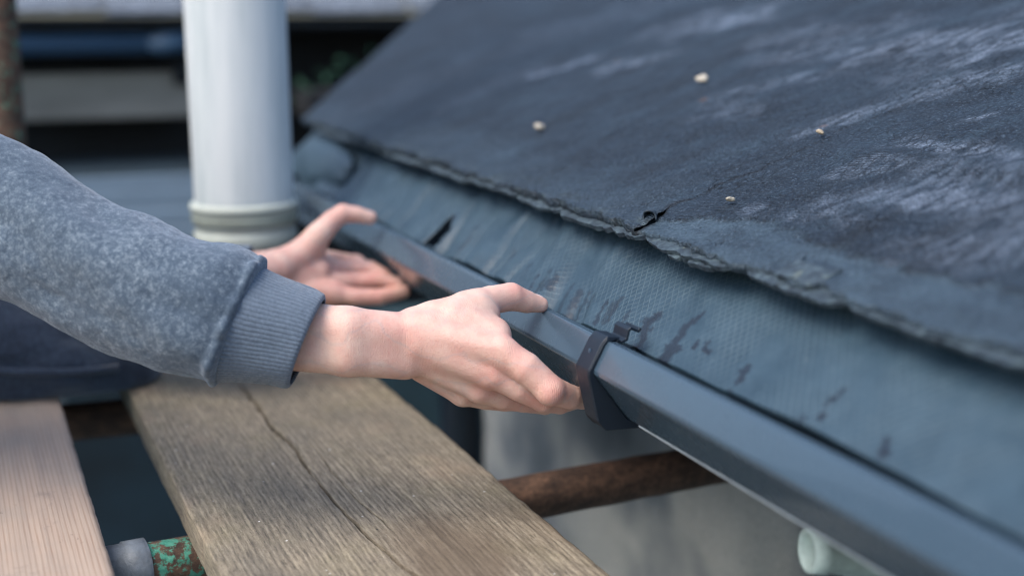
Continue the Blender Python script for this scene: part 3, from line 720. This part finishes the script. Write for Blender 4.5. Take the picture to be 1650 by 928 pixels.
# ================================================================ SCAFFOLD
GROOVE = []
def plank(name, X0, X1, Y0, Y1, th, m, crack=None, seed=0, cup=0.0, label='', cat='plank', nx=110, dy=.004):
    ny = int((Y1-Y0)/dy); Yv = np.linspace(Y0, Y1, ny); u = np.linspace(0, 1, nx); cols = [u]
    Xl = X0+.00035*fbm(Yv*40, 0*Yv, o=4, seed=seed); Xr = X1+.00045*fbm(Yv*50, 0*Yv+5, o=4, seed=seed+1)
    W_ = Xr-Xl; U = np.repeat(u[None], ny, 0); H = np.zeros_like(U)
    if crack is not None:
        allU = [U]; allH = [H]; CK = []
        for (pts, wd, dp) in crack:
            q = np.array(pts); o_ = np.argsort(q[:, 0]); cx = np.interp(Yv, q[o_, 0], q[o_, 1])+.0012*fbm(Yv*40, 0*Yv+8, o=3, seed=seed+9)
            inside = sst(q[:, 0].min(), q[:, 0].min()+.05, Yv)*(1-sst(q[:, 0].max()-.05, q[:, 0].max(), Yv))
            w = np.maximum(.00003, wd*inside*(.85+.25*vnoise(Yv*25, 0*Yv+2, seed=seed+4)))
            uc = (cx-Xl)/W_; CK.append((uc, w/W_, dp*np.minimum(inside*3, 1)))
            for k, hh in ((-1.0, 0), (-.55, -.85), (0, -1), (.55, -.85), (1.0, 0)):
                allU.append((uc+k*w/W_)[:, None]); allH.append((hh*dp*np.minimum(inside*3, 1))[:, None])
            for arr, hv in ((allU[0], allH[0]),):      # keep regular columns out of the groove
                d = arr-uc[:, None]; ww = (w*1.15/W_)[:, None]; near = np.abs(d) < ww
                arr[near] = (uc[:, None]+np.sign(d+1e-9)*ww)[near]
        U = np.concatenate(allU, 1); H = np.concatenate(allH, 1); o_ = np.argsort(U, 1, kind='stable'); U = np.take_along_axis(U, o_, 1); H = np.zeros_like(U)
        for uc, wu_, dp_c in CK:
            H = np.minimum(H, -dp_c[:, None]*np.clip((1.02-np.abs(U-uc[:, None])/wu_[:, None])/.45, 0, 1))
    X = Xl[:, None]+W_[:, None]*U; YY = np.repeat(Yv[:, None], U.shape[1], 1)
    e = np.minimum(U, 1-U)*W_[:, None]
    Z = H+.0006*fbm(X*160, YY*6, o=3, seed=seed+2)+.0011*fbm(X*25, YY*4, o=3, seed=seed+3)-.0022*(1-sst(0, .004, e))*(.75+.4*vnoise(YY*60, X*30, seed=seed+6))
    Z = Z+cup*(U-.5)**2*4
    top = np.stack([X, YY, Z], -1); k = U.shape[1]
    L = [top]
    lft = np.stack([Xl+.0008*fbm(Yv*40, 0*Yv+3, o=3, seed=seed+7), Yv, 0*Yv-th*.5], -1)[:, None]; lb = np.stack([Xl+.001, Yv, 0*Yv-th], -1)[:, None]
    rgt = np.stack([Xr+.0008*fbm(Yv*40, 0*Yv+4, o=3, seed=seed+7), Yv, 0*Yv-th*.5], -1)[:, None]; rb = np.stack([Xr-.001, Yv, 0*Yv-th], -1)[:, None]
    ring = np.concatenate([lb, lft, top, rgt, rb], 1); n = ring.shape[1]; z2 = np.zeros((ny, 2)); CR = np.concatenate([z2, np.clip(-H/.003, 0, 1), z2], 1)
    V = ring.reshape(-1, 3); F = [gridF(ny, n, True)[:, ::-1]]
    FF = np.concatenate(F); o = mesh(name, V, FF, m, None, True, dict(crack=CR.ravel()))
    o.data.polygons.foreach_set('use_smooth', np.tile((np.arange(n) >= 2) & (np.arange(n) < n-3), ny-1))
    GROOVE.append(float(H.min()))
    bm = bmesh.new(); bm.from_mesh(o.data)
    bm.verts.ensure_lookup_table()
    for r in (0, ny-1):
        bm.faces.new([bm.verts[r*n+i] for i in (range(n) if r == 0 else range(n-1, -1, -1))])
    bm.to_mesh(o.data); bm.free()
    return tag(o, label, cat, 'scaffold boards laid side by side')
def onZ(x, y, z):
    d = ray(x, y); p = CAM+d*((z-CAM[2])/d[2]); return (p[1], p[0])
ck1 = [onZ(*p, 0) for p in [(380, 612), (400, 635), (425, 668), (440, 692), (462, 710), (475, 725), (490, 748), (512, 775)]]
ck2 = [onZ(*p, 0) for p in [(500, 762), (530, 795), (560, 830), (600, 870), (640, 905), (672, 930), (720, 975)]]
ck3 = [onZ(*p, 0) for p in [(505, 720), (540, 765), (580, 805), (640, 860)]]
BOARD_END = 1.74
plank('scaffold_board', .1695, .4395, .55, BOARD_END, .030, OLDW, [(ck1, .0024, .014), (ck2, .0019, .014), (ck3, .0009, .005)], 100,
      label='weathered grey-brown scaffold board with a long crack under the forearm', cat='plank', nx=150)
plank('scaffold_board', -.170, .096, .55, BOARD_END-.02, .030, NEWW, None, 200, label='fresh pinkish softwood scaffold board at the bottom left corner', nx=70)
plank('scaffold_board', -.47, -.19, .55, BOARD_END, .030, OLDW, None, 300, label='weathered board outside the fresh pink board, under the worker', nx=50, dy=.01)
plank('scaffold_board', -.77, -.49, .55, BOARD_END, .030, OLDW, None, 400, label='outermost weathered board at the worker\'s feet', nx=50, dy=.01)

# transom tube under the boards, through to the wall
a, b = P(250, 912, 1.21), P(980, 779, 1.42)
dd = (b-a); a0 = a+dd*(-1.9); zc_ = -.030-.0225
def tz(p): q = np.array(p); q[2] = zc_; return q
xa = np.array(onZ(250, 912, zc_)[::-1]+(zc_,)); xb = np.array(onZ(985, 777, zc_)[::-1]+(zc_,)); d = (xb-xa)/np.linalg.norm(xb-xa)
tb = thing('scaffold_tube', tuple(xa), 'rusty scaffold tube running under the boards to the wall, green paint at its left part', 'scaffold tube')
L1 = lambda t_: xa+d*t_
tl = np.linalg.norm(xb-xa)
gx = (.22-xa[0])/d[0]
ex = (.812-xa[0])/d[0]
tube('rusty_section', [L1(t_) for t_ in np.linspace(gx, ex, 30)], .0215, RUST, tb, 48, True, None, .0012, 1)
tube('green_section', [L1(t_) for t_ in np.linspace(-.55, gx-.0005, 30)], .0216, GREEN, tb, 48, True, None, .0009, 2)
pj = onZ(232, 898, zc_); jx = (pj[1]-xa[0])/d[0]
tube('sleeve_coupler', [L1(jx-.11), L1(jx-.109), L1(jx-.02), L1(jx-.019), L1(jx-.001), L1(jx)], [.0225, .0245, .0245, .026, .026, .0235], GALV, tb, 48, True, None, .0006, 3)
# second transom further along carries the far ends
tube2 = thing('scaffold_tube', (.2, 1.62, zc_), 'rusty scaffold tube hidden under the far ends of the boards', 'scaffold tube')
tube('tube_body', [(-.95, 1.66, zc_), (.45, 1.63, zc_)], .0215, RUST, tube2, 32)
# upright pole, top left
pt = P(-2, 20, 1.95); pb_ = (pt[0], pt[1])
pole = tube('scaffold_pole', [(pb_[0], pb_[1], z) for z in np.linspace(-2.5, 1.6, 60)], .0242, m_rust(.5), None, 48, True, None, .001, 4)
tag(pole, 'upright rusty scaffold pole with flaking green paint at the top left', 'scaffold pole')

# ================================================================ VENT PIPE
pz = 1.84
pc = P(395, 330, pz); zb = P(395, 396, pz)[2]
vp = thing('vent_pipe', (pc[0], pc[1], zb), 'thick white plastic vent pipe standing behind the arms', 'pipe')
R = 79/FPX*pz
lean = .012
def vpt(z): return (pc[0]-lean*(z-zb), pc[1], z)
tube('pipe_shaft', [vpt(z) for z in np.linspace(zb+.02, 1.5, 30)], R, PVC, vp, 96, True, None, .0006, 7)
zt = P(395, 322, pz)[2]; hh = zt-zb
tube('socket', [vpt(zb+hh*q) for q in (0, .03, .30, .36, .42, .46, .52, .82, .86, .93, .99, 1.0)], [R*1.0, R*1.03, R*1.05, R*1.02, R*.99, R*1.0, R*1.05, R*1.07, R*1.10, R*1.10, R*1.06, R*1.01], PVCY, vp, 96)
tube('seal_ring', [vpt(zb+hh*q) for q in (.60, .62, .70, .72)], [R*1.05, R*1.075, R*1.075, R*1.05], m_plain('grey_green_rubber', (.28, .31, .26), .6), vp, 96)
tube('lower_pipe', [vpt(z) for z in (zb+.002, zb-.2, zb-1.0, -2.5)], R*.86, m_plain('dull_green_grey_pipe', (.12, .15, .15), .6), vp, 64)
# dark downpipe at the house corner
dp_ = onX(776, 700, .60)
o = thing('downpipe', (.78, 2.18, -2.5), 'dark downpipe at the far corner of the rendered wall, blurred below the hands', 'pipe')
tube('pipe_run', [(.78, 2.18, z) for z in (-2.5, -1, -.2, .02)], .036, GUTD, o, 40)
tube('offset_bend', [(.78, 2.18, .02), (.77, 2.19, .05), (.60, 2.2, .08), (.55, 2.2, .10)], .034, GUTD, o, 40)
# overflow pipe from the wall
pO = P(1300, 887, 1.0)
ov = thing('overflow_pipe', (.80, pO[1], pO[2]), 'short mint-white plastic overflow pipe poking from the wall under the gutter', 'pipe')
pX = np.array([.87, -.48, -.07]); st = np.array([pO[0], pO[1], pO[2]])
th_ = np.linspace(0, 2*np.pi, 32, endpoint=False)
ringp = [(0, .0096), (0, .0120), (.012, .0120), (.0125, .0108), ((.80-pO[0]+.01)/.95, .0137)]
V = []
for tt, r in [(.03, .0085), (.001, .0090)]+ringp:
    c_ = st+pX*tt; V += [c_+np.array([0, math.cos(q)*r, math.sin(q)*r*1.35]) for q in th_]
F = [tuple(f) for f in gridF(7, 32, True)]+[tuple(range(32))]
par(mesh('pipe_stub', V, F, PVCG, None, True), ov)
wallhit = st+pX*((.80-st[0])/.87)
par(box('wall_collar', (.782, wallhit[1]-.03, wallhit[2]-.03), (.796, wallhit[1]+.03, wallhit[2]+.03), PVC, None, .004), ov)
# pale cable conduit lower right
cb = onX(1395, 905, .78)
tube_ = tube('cable_conduit', [(.78, cb[1]+.05, cb[2]-.9), (.78, cb[1]+.02, cb[2]-.2), (.78, cb[1], cb[2]), (.774, cb[1]-.01, cb[2]+.03)], .019, m_plain('pale_conduit', (.62, .68, .70), .5, .2, 60), None, 24)
tag(tube_, 'pale conduit end on the wall at the bottom edge, right of the overflow pipe', 'conduit')

# ================================================================ NEIGHBOUR HOUSE behind
YN = 3.45
def bz(y, Y=YN): return onY(200, y, Y)[2]
def bx(x, Y=YN): return onY(x, 150, Y)[0]
nb = thing('neighbour_house', (0, YN, -2.5), 'blurred dark neighbouring house with slate eaves and blue gutter behind the white pipe', 'building')
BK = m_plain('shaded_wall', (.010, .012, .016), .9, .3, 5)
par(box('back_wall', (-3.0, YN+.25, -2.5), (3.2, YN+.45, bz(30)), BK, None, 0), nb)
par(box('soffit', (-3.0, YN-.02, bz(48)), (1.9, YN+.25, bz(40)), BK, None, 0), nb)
SLATE = m_plain('old_slate', (.11, .13, .16), .7, .7, 45, .8)
sw = .24
k = 0
base_me = None
for row in range(6):
    for i in range(-10, 9):
        xs = i*sw+(row % 2)*sw*.5; y0 = YN-.08+row*.13; z0 = bz(22)+row*.13*.62+.004*(i % 2)
        if base_me is None:
            o = box('slate', (-sw/2+.002, 0, -.005), (sw/2-.002, .26, .005), SLATE, None, .0015); base_me = o.data; 
            bmm = bmesh.new(); bmm.from_mesh(base_me); bmesh.ops.subdivide_edges(bmm, edges=bmm.edges[:], cuts=1)
            for v in bmm.verts: v.co.z += random.uniform(-.001, .001); v.co.y += random.uniform(-.003, .003) if v.co.y < .05 else 0
            bmm.to_mesh(base_me); bmm.free()
        else:
            o = bpy.data.objects.new('slate', base_me); C.objects.link(o)
        o.location = (xs, y0+random.uniform(-.008, .008), z0+random.uniform(0, .004)); o.rotation_euler = (math.atan(.62)-.03, random.uniform(-.02, .02), random.uniform(-.015, .015))
        par(o, nb)
NG = m_plastic('blue_grey_gutter', (.045, .09, .15), .35)
rg = (bz(55)-bz(87))/2
zg = (bz(55)+bz(87))/2
tube('eaves_gutter', [(x, YN-.04, zg) for x in (-3, bx(236))], rg, NG, nb, 32)
tube('gutter_joint', [(bx(236)+.0005, YN-.04, zg), (bx(252), YN-.04, zg), (bx(254), YN-.04, zg), (bx(300), YN-.04, zg+.003)], [rg*.95, rg*.95, rg*1.1, rg*1.1], NG, nb, 32)
tube('gutter_outlet', [(bx(300)+.0005, YN-.04, zg), (bx(318), YN-.04, zg)], rg*1.12, GUTD, nb, 32)
par(box('timber_beam', (bx(-80), YN+.05, bz(194)), (bx(322), YN+.2, bz(120)), m_plain('grey_brown_timber', (.24, .225, .20), .85, .3, 14, .3, (.2, 1, 1)), None, .004), nb)
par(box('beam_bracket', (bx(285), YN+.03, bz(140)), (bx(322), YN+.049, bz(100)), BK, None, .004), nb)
SLB = m_plain('blue_grey_cladding', (.17, .23, .29), .6, .25, 9, .2, (.2, 1, 1))
ysl = [262, 280, 306, 328, 350, 372, 395, 420, 445]
for q in range(len(ysl)-1):
    o = box('cladding_board', (bx(60), YN-.30-.04*(q), bz(ysl[q+1])-.008), (bx(345), YN-.278-.04*(q), bz(ysl[q])), SLB, None, .003); par(o, nb)
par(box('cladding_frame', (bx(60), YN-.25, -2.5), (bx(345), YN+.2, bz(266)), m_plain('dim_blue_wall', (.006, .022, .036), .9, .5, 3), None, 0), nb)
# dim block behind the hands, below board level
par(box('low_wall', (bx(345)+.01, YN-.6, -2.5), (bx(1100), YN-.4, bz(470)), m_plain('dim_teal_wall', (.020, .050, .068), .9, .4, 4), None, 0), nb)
# moss tuft
mp = onY(518, 130, YN-.1)
rs = np.random.RandomState(3); V = []; F = []
for i in range(40):
    c_ = mp+np.array([rs.normal(0, .045), rs.normal(0, .04), rs.normal(0, .018)+.0]); c_[2] += (c_[0]-mp[0])*.5
    a_ = rs.normal(0, 1, 3); a_ /= np.linalg.norm(a_); b_ = np.cross(a_, rs.normal(0, 1, 3)); b_ /= np.linalg.norm(b_); q = rs.uniform(.008, .016); i0 = len(V)
    V += [c_-a_*q, c_+b_*q*.4, c_+a_*q, c_-b_*q*.4]; F.append((i0, i0+1, i0+2, i0+3))
o = mesh('moss_clump', V, F, m_plain('green_moss', (.015, .06, .035), .9, .4, 30), None, False)
tag(o, 'small green moss clump right of the white pipe, in the dark eaves', 'moss', None, 'stuff')
# shelf it grows on
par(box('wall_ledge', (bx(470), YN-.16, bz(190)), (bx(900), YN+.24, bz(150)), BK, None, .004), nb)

# ================================================================ WORKER
FS, SOUTH = 'x', 0
shR, shL = np.array([-.46, 1.22, .50]), np.array([-.42, 1.62, .52])          # shoulders
pel = np.array([-.78, 1.48, .12])
worker = thing('person', (-.45, 1.45, 0), 'worker in grey-blue sweatshirt reaching from the left to hold the gutter with both hands', 'person')
nf, nred = near_hand(); ff, fred = far_hand()
def bounds(pts, pad):
    pts = np.array(pts); return pts.min(0)-pad, pts.max(0)+pad
lo, hi = bounds([P(385, 470, 1.09), P(385, 640, 1.09), P(965, 470, 1.17), P(960, 690, 1.23), P(870, 440, 1.2), P(800, 680, 1.08), P(700, 600, 1.08)], .02)
V1, F1 = surface_net(nf, lo, hi, .00135)
lo, hi = bounds([P(345, 440, 1.5), P(345, 480, 1.55), P(660, 440, 1.63), P(650, 510, 1.56), P(600, 320, 1.6), P(520, 500, 1.52)], .02)
V2, F2 = surface_net(ff, lo, hi, .0021)
def relax(V, F, n, lam=.5):
    e = np.concatenate([F[:, [0, 1]], F[:, [1, 2]], F[:, [2, 3]], F[:, [3, 0]]]); e = np.concatenate([e, e[:, ::-1]])
    cnt = np.bincount(e[:, 0], minlength=len(V))[:, None].clip(1)
    for k in range(n):
        for l_ in (lam, -lam*1.02 if k % 3 else 0):
            if not l_: continue
            A = np.stack([np.bincount(e[:, 0], weights=V[e[:, 1], i], minlength=len(V)) for i in range(3)], 1)/cnt
            V = V+(A-V)*l_
    return V
V1 = relax(V1, F1, 8); V2 = relax(V2, F2, 4)
def redness(V, L, back):
    r = np.zeros(len(V))
    for c, w, a in L: r = np.maximum(r, a*.95*np.exp(-(np.linalg.norm(V-c, axis=1)/w/1.6)**2))
    return r
# small skin relief near the knuckles and wrist of the near hand
V1 = V1+0
# head, neck, trunk and upper arms as the rest of the same body
hd = np.array([-.20, 1.40, .74])
spine = [(pel, .150), ((pel+(shR+shL)/2)/2+np.array([0, 0, .02]), .140), ((shR+shL)/2, .125)]
def body_sdf(p):
    d = None
    for (a_, ra), (b_, rb) in zip(spine[:-1], spine[1:]):
        q = cone(p, a_, b_, ra, rb); d = q if d is None else smin(d, q, .05)
    nk = (shR+shL)/2+np.array([.10, 0, .08])
    L = [(shR, shL, .05, .05), ((shR+shL)/2+np.array([.03, 0, .03]), nk, .065, .055), (nk, hd+np.array([-.02, 0, -.05]), .055, .06)]
    eR = P(-190, 300, 1.20); eL = P(-40, 400, 1.62)
    L += [(shR, eR, .050, .042), (eR, P(385, 540, 1.118), .040, .018), (shL, eL, .050, .042), (eL, P(345, 460, 1.525), .040, .026)]
    L += [(pel+np.array([0, -.1, 0]), np.array([-.36, 1.40, .075]), .088, .065), (pel+np.array([0, .1, 0]), np.array([-.34, 1.62, .075]), .088, .065),
          (np.array([-.36, 1.40, .068]), np.array([-.74, 1.40, .055]), .058, .042), (np.array([-.34, 1.62, .068]), np.array([-.74, 1.60, .055]), .058, .042)]
    for c in L: d = smin(d, cone(p, *c), .03)
    h = np.linalg.norm((p-hd)*np.array([1/.092, 1/.075, 1/.112], np.float32), axis=-1)-1; d = smin(d, h*.085, .02)
    # face: nose, chin, brow, ears
    fx, fz = .86, -.5
    def fp(a_, s_, u_): return hd+np.array([.86*a_+.5*u_, s_, -.5*a_+.86*u_])
    for c, r, k in ((fp(.092, 0, -.012), .013, .012), (fp(.085, 0, -.075), .026, .03), (fp(.080, .025, .012), .014, .012), (fp(.080, -.025, .012), .014, .012),
                    (fp(.090, 0, -.045), .010, .008), (fp(.0, .076, -.01), .020, .008), (fp(.0, -.076, -.01), .020, .008)):
        d = smin(d, np.linalg.norm(p-c.astype(np.float32), axis=-1)-r, k)
    for c in (fp(.100, .027, -.002), fp(.100, -.027, -.002)): d = -smin(-d, np.linalg.norm(p-c.astype(np.float32), axis=-1)-.013, .008)
    return d
V3, F3 = surface_net(body_sdf, np.array([-1.05, 1.0, -.03]), np.array([.22, 1.9, .92]), .0085)
Vb = np.concatenate([V1, V2, V3]); Fb = np.concatenate([F1, F2+len(V1), F3+len(V1)+len(V2)])
rd = np.concatenate([redness(V1, nred, 0), redness(V2, fred, 0), np.full(len(V3), .15)])
par(mesh('body', Vb, Fb, SKIN, None, True, dict(red=rd)), worker)
# thumb nail of the near hand, and of the far hand
def nail(c, fwd, nor, L, Wd, m=NAIL):
    fwd = fwd/np.linalg.norm(fwd); nor = nor-fwd*nor.dot(fwd); nor /= np.linalg.norm(nor); sd_ = np.cross(fwd, nor)
    V = []
    for i in range(9):
        a = i/8*2-1
        for j in range(9):
            b = j/8*2-1; ww = Wd*(1-.25*max(0, a)**2-.12*max(0, -a)**2); V.append(c+fwd*a*L*(1-.12*b*b)+sd_*b*ww+nor*(-.0022*b*b-.0006*a*a))
    o = mesh('fingernail', V, gridF(9, 9), m, None, True); md = o.modifiers.new('t', 'SOLIDIFY'); md.thickness = .0006; par(o, worker)
tp, tq = P(871, 490, 1.188), P(850, 483, 1.183)
nail(P(866, 488, 1.187)+UP*.0074-RT*.000, tp-tq, UP+RT*.25, .0058, .0050)
tp2 = P(597, 351, 1.595); nail(P(592, 350, 1.594)+UP*.0078, RT*.9-UP*.1, UP, .0062, .0055)

# ---- clothes
def loft(name, secs, m, n=200, rows=260, depthdir=None, fold=None, attrs=None, flat=.85, ts=None):
    """secs: list of (centre, up half vector, depth half vector)"""
    Cc = np.array([s_[0] for s_ in secs]); A = np.array([s_[1] for s_ in secs]); B = np.array([s_[2] for s_ in secs])
    t0 = np.linspace(0, 1, len(secs)); t1 = np.linspace(0, 1, rows)
    def cr(M):
        out = np.empty((rows, 3)); k = len(secs)
        for r_, t_ in enumerate(t1):
            f = t_*(k-1); i = min(int(f), k-2); u = f-i
            p0, p1, p2, p3 = M[max(i-1, 0)], M[i], M[i+1], M[min(i+2, k-1)]
            out[r_] = .5*((2*p1)+(-p0+p2)*u+(2*p0-5*p1+4*p2-p3)*u*u+(-p0+3*p1-3*p2+p3)*u**3)
        return out
    Cc, A, B = cr(Cc), cr(A), cr(B); th = np.linspace(0, 2*np.pi, n, endpoint=False)
    V = Cc[:, None]+A[:, None]*np.cos(th)[None, :, None]+B[:, None]*np.sin(th)[None, :, None]
    Nn = A[:, None]/np.linalg.norm(A, axis=1)[:, None, None]*np.cos(th)[None, :, None]+B[:, None]/np.linalg.norm(B, axis=1)[:, None, None]*np.sin(th)[None, :, None]
    T_, TH = np.meshgrid(t1, th, indexing='ij')
    if fold is not None: V = V+Nn*fold(T_, TH, V)[..., None]
    at = attrs(T_, TH) if attrs else None
    o = mesh(name, V.reshape(-1, 3), gridF(rows, n, True), m, None, True, at)
    md = o.modifiers.new('t', 'SOLIDIFY'); md.thickness = .0025; md.offset = -1
    par(o, worker); return o
def sec(T, B_, zc, dep=.90, tilt=0.0):
    a_, b_ = P(*T, zc), P(*B_, zc+tilt); c_ = (a_+b_)/2; u_ = (a_-b_)/2
    return (c_, u_, HV/np.linalg.norm(HV)*np.linalg.norm(u_)*dep)
def fold_near(t_, th, V):
    x, y, z = V[..., 0], V[..., 1], V[..., 2]
    u = x*.80-z*.55; w = x*.5+z*.85
    f = .0105*fbm(u*8, w*20, y*8, o=2, seed=71)*(1-.35*t_)+.0032*vnoise(u*16+1.5, w*60, y*10, seed=73)*np.exp(-((t_-.25)/.35)**2)
    f = f+.0085*vnoise(w*30+u*9, u*5, seed=92)*np.exp(-((t_-.22)/.26)**2)+.0035*vnoise(w*55-u*12, u*9, seed=93)*np.exp(-((t_-.5)/.3)**2)
    f = f+.0012*fbm(x*55, z*55, y*50, o=3, seed=72)
    puff = np.exp(-((t_-.93)/.045)**2); f = f+puff*(.0035+.0030*vnoise(th*5, t_*8, seed=75))
    f = f-.006*np.exp(-((t_-1.0)/.012)**2)
    return f
secs = [sec((-220, 118), (-250, 440), 1.20), sec((-90, 175), (-130, 468), 1.165), sec((0, 220), (-50, 482), 1.15), sec((93, 277), (20, 506), 1.135), sec((171, 324), (90, 532), 1.125),
        sec((248, 350), (160, 557), 1.118), sec((321, 382), (230, 579), 1.112), sec((385, 402), (292, 595), 1.108), sec((413, 424), (338, 603), 1.106), sec((419, 437), (350, 606), 1.106)]
loft('sweatshirt_sleeve', secs, FLEECE, 260, 420, fold=fold_near)
NR = 74
def fold_cuff(t_, th, V):
    rib = np.cos(th*NR+1.2*np.sin(t_*5)+.6*vnoise(th*3, t_*4, seed=80)); end = np.exp(-((t_-1)/.05)**2)
    return .0009*rib*(1-.5*end)+.0022*np.sin(np.pi*np.clip(t_, 0, 1))*0+.0012*vnoise(th*2, t_*3, seed=81)-.0022*sst(.95, 1, t_)
csec = [sec((417, 434), (349, 606), 1.108, .88), sec((428, 440), (360, 610), 1.108, .88), sec((452, 452), (390, 611), 1.108, .88), sec((482, 464), (425, 614), 1.109, .87), sec((508, 474), (452, 618), 1.110, .86), sec((520, 481), (465, 618), 1.110, .85)]
loft('ribbed_cuff', csec, CUFF, NR*10, 90, fold=fold_cuff, attrs=lambda a_, b_: dict(rib=(.5+.5*np.cos(b_*NR+1.2*np.sin(a_*5)+.6*vnoise(b_*3, a_*4, seed=80)))))
# rolled end of the cuff closing on the wrist
# far sleeve (mostly hidden)
def sec2(x, y, r, zc): return (P(x, y, zc), UP*r, HV/np.linalg.norm(HV)*r*.85)
fsecs = [sec2(-280, 300, .085, 1.66), sec2(-120, 380, .075, 1.62), sec2(60, 425, .062, 1.57), sec2(220, 450, .050, 1.535), sec2(330, 458, .042, 1.52), sec2(350, 459, .036, 1.52), sec2(405, 448, .033, 1.53)]
def upper(sh, el, r0, r1):
    sh, el = np.array(sh, float), np.array(el, float); dr = (el-sh)/np.linalg.norm(el-sh); a_ = np.cross(dr, [0, 1, 0]); a_ /= np.linalg.norm(a_); b_ = np.cross(dr, a_)
    L_ = [(sh-dr*.10, a_*r0*.9, b_*r0*.9), (sh, a_*r0, b_*r0), (sh+(el-sh)*.5, a_*(r0+r1)*.5, b_*(r0+r1)*.5), (el-dr*.01, a_*r1, b_*r1), (el+dr*.05, a_*r1*.75, b_*r1*.75)]
    loft('upper_sleeve', L_, FLEECE, 140, 120, fold=lambda t_, th, V: .006*fbm(V[..., 0]*16, V[..., 2]*16, V[..., 1]*16, o=4, seed=97))
upper(shR, P(-215, 275, 1.20), .088, .084)
upper(shL, P(-230, 330, 1.65), .088, .082)
loft('sweatshirt_sleeve', fsecs, FLEECE, 120, 120, fold=lambda t_, th, V: .004*fbm(V[..., 0]*25, V[..., 2]*25, V[..., 1]*20, o=3, seed=77))
# trunk of the sweatshirt: wide loft from hips to neck, and upper sleeves
def ringv(c, up, side): return (np.array(c, float), np.array(up, float), np.array(side, float))
mid = (shR+shL)/2
trunk = [ringv(pel+np.array([.02, 0, -.03]), (-.10, 0, .15), (0, .20, 0)), ringv(pel+np.array([.10, 0, .06]), (-.10, 0, .16), (0, .21, 0)), ringv((pel+mid)/2+np.array([0, 0, .03]), (-.09, 0, .16), (0, .22, 0)),
         ringv(mid-np.array([.04, 0, 0]), (-.05, 0, .14), (0, .25, 0)), ringv(mid+np.array([.07, 0, .05]), (-.06, 0, .09), (0, .16, 0)), ringv(mid+np.array([.12, 0, .10]), (-.06, 0, .055), (0, .075, 0))]
loft('sweatshirt_body', trunk, FLEECE, 140, 160, fold=lambda t_, th, V: .010*fbm(V[..., 0]*9, V[..., 1]*9, V[..., 2]*9, o=4, seed=78))
# navy cloth of the front hanging onto the boards
def cl(x, y, z): return P(x, y, z)
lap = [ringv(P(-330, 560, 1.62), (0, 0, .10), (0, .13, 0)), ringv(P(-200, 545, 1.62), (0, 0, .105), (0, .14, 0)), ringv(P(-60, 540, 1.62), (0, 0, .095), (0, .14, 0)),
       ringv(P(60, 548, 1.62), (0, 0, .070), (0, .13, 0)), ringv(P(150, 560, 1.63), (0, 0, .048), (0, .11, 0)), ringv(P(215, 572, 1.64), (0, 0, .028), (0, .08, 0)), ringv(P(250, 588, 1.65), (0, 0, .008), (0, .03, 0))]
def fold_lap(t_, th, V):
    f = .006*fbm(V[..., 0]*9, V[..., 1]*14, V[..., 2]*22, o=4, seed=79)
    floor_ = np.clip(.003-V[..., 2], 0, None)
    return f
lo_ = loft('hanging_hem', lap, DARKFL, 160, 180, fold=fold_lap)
for v in lo_.data.vertices:
    if v.co.z < .004: v.co.z = .004+.0002*math.sin(v.co.x*90)
# a seam welt along the hem
lo_.data.update()
pts = [P(x, y, z) for x, y, z in [(-120, 585, 1.50), (-40, 594, 1.495), (20, 599, 1.495), (80, 600, 1.50), (140, 598, 1.51), (190, 592, 1.53)]]
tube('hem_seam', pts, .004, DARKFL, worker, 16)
# trousers
for nm, a_, b_, c_ in (('trouser_leg', pel+np.array([0, -.1, 0]), np.array([-.36, 1.40, .078]), np.array([-.76, 1.40, .066])), ('trouser_leg', pel+np.array([0, .1, 0]), np.array([-.34, 1.62, .078]), np.array([-.76, 1.60, .066]))):
    V, F = surface_net(lambda p: smin(cone(p, a_, b_, .100, .076), cone(p, b_, c_, .068, .056), .02)+.004*np.sin(p[..., 0]*60+p[..., 2]*90), np.array([-.98, min(a_[1], c_[1])-.16, -.03]), np.array([-.24, max(a_[1], b_[1])+.16, .30]), .009)
    V[:, 2] = np.maximum(V[:, 2], .004)
    par(mesh(nm, V, F, JEANS, None, True), worker)
for yq in (1.40, 1.60):
    V, F = surface_net(lambda p: smin(cone(p, np.array([-.76, yq, .05]), np.array([-.86, yq, .045]), .045, .04), cone(p, np.array([-.86, yq, .045]), np.array([-.90, yq, .10]), .038, .034), .02), np.array([-.98, yq-.08, -.01]), np.array([-.68, yq+.08, .16]), .006)
    V[:, 2] = np.maximum(V[:, 2], .003)
    par(mesh('boot', V, F, m_plain('brown_boot', (.10, .06, .035), .6), None, True), worker)
def fhair(p):
    h = np.linalg.norm((p-(hd+np.array([-.018, 0, .022])).astype(np.float32))*np.array([1/.098, 1/.083, 1/.108], np.float32), axis=-1)-1
    cut = (p-hd.astype(np.float32))@np.array([.86, 0, -.5], np.float32)-.045
    return np.maximum(h*.09+.003*np.sin(p[..., 1]*300)*np.sin(p[..., 0]*170), cut)
V, F = surface_net(fhair, hd-.15, hd+.15, .006)
par(mesh('hair', V, F, HAIR, None, True), worker)
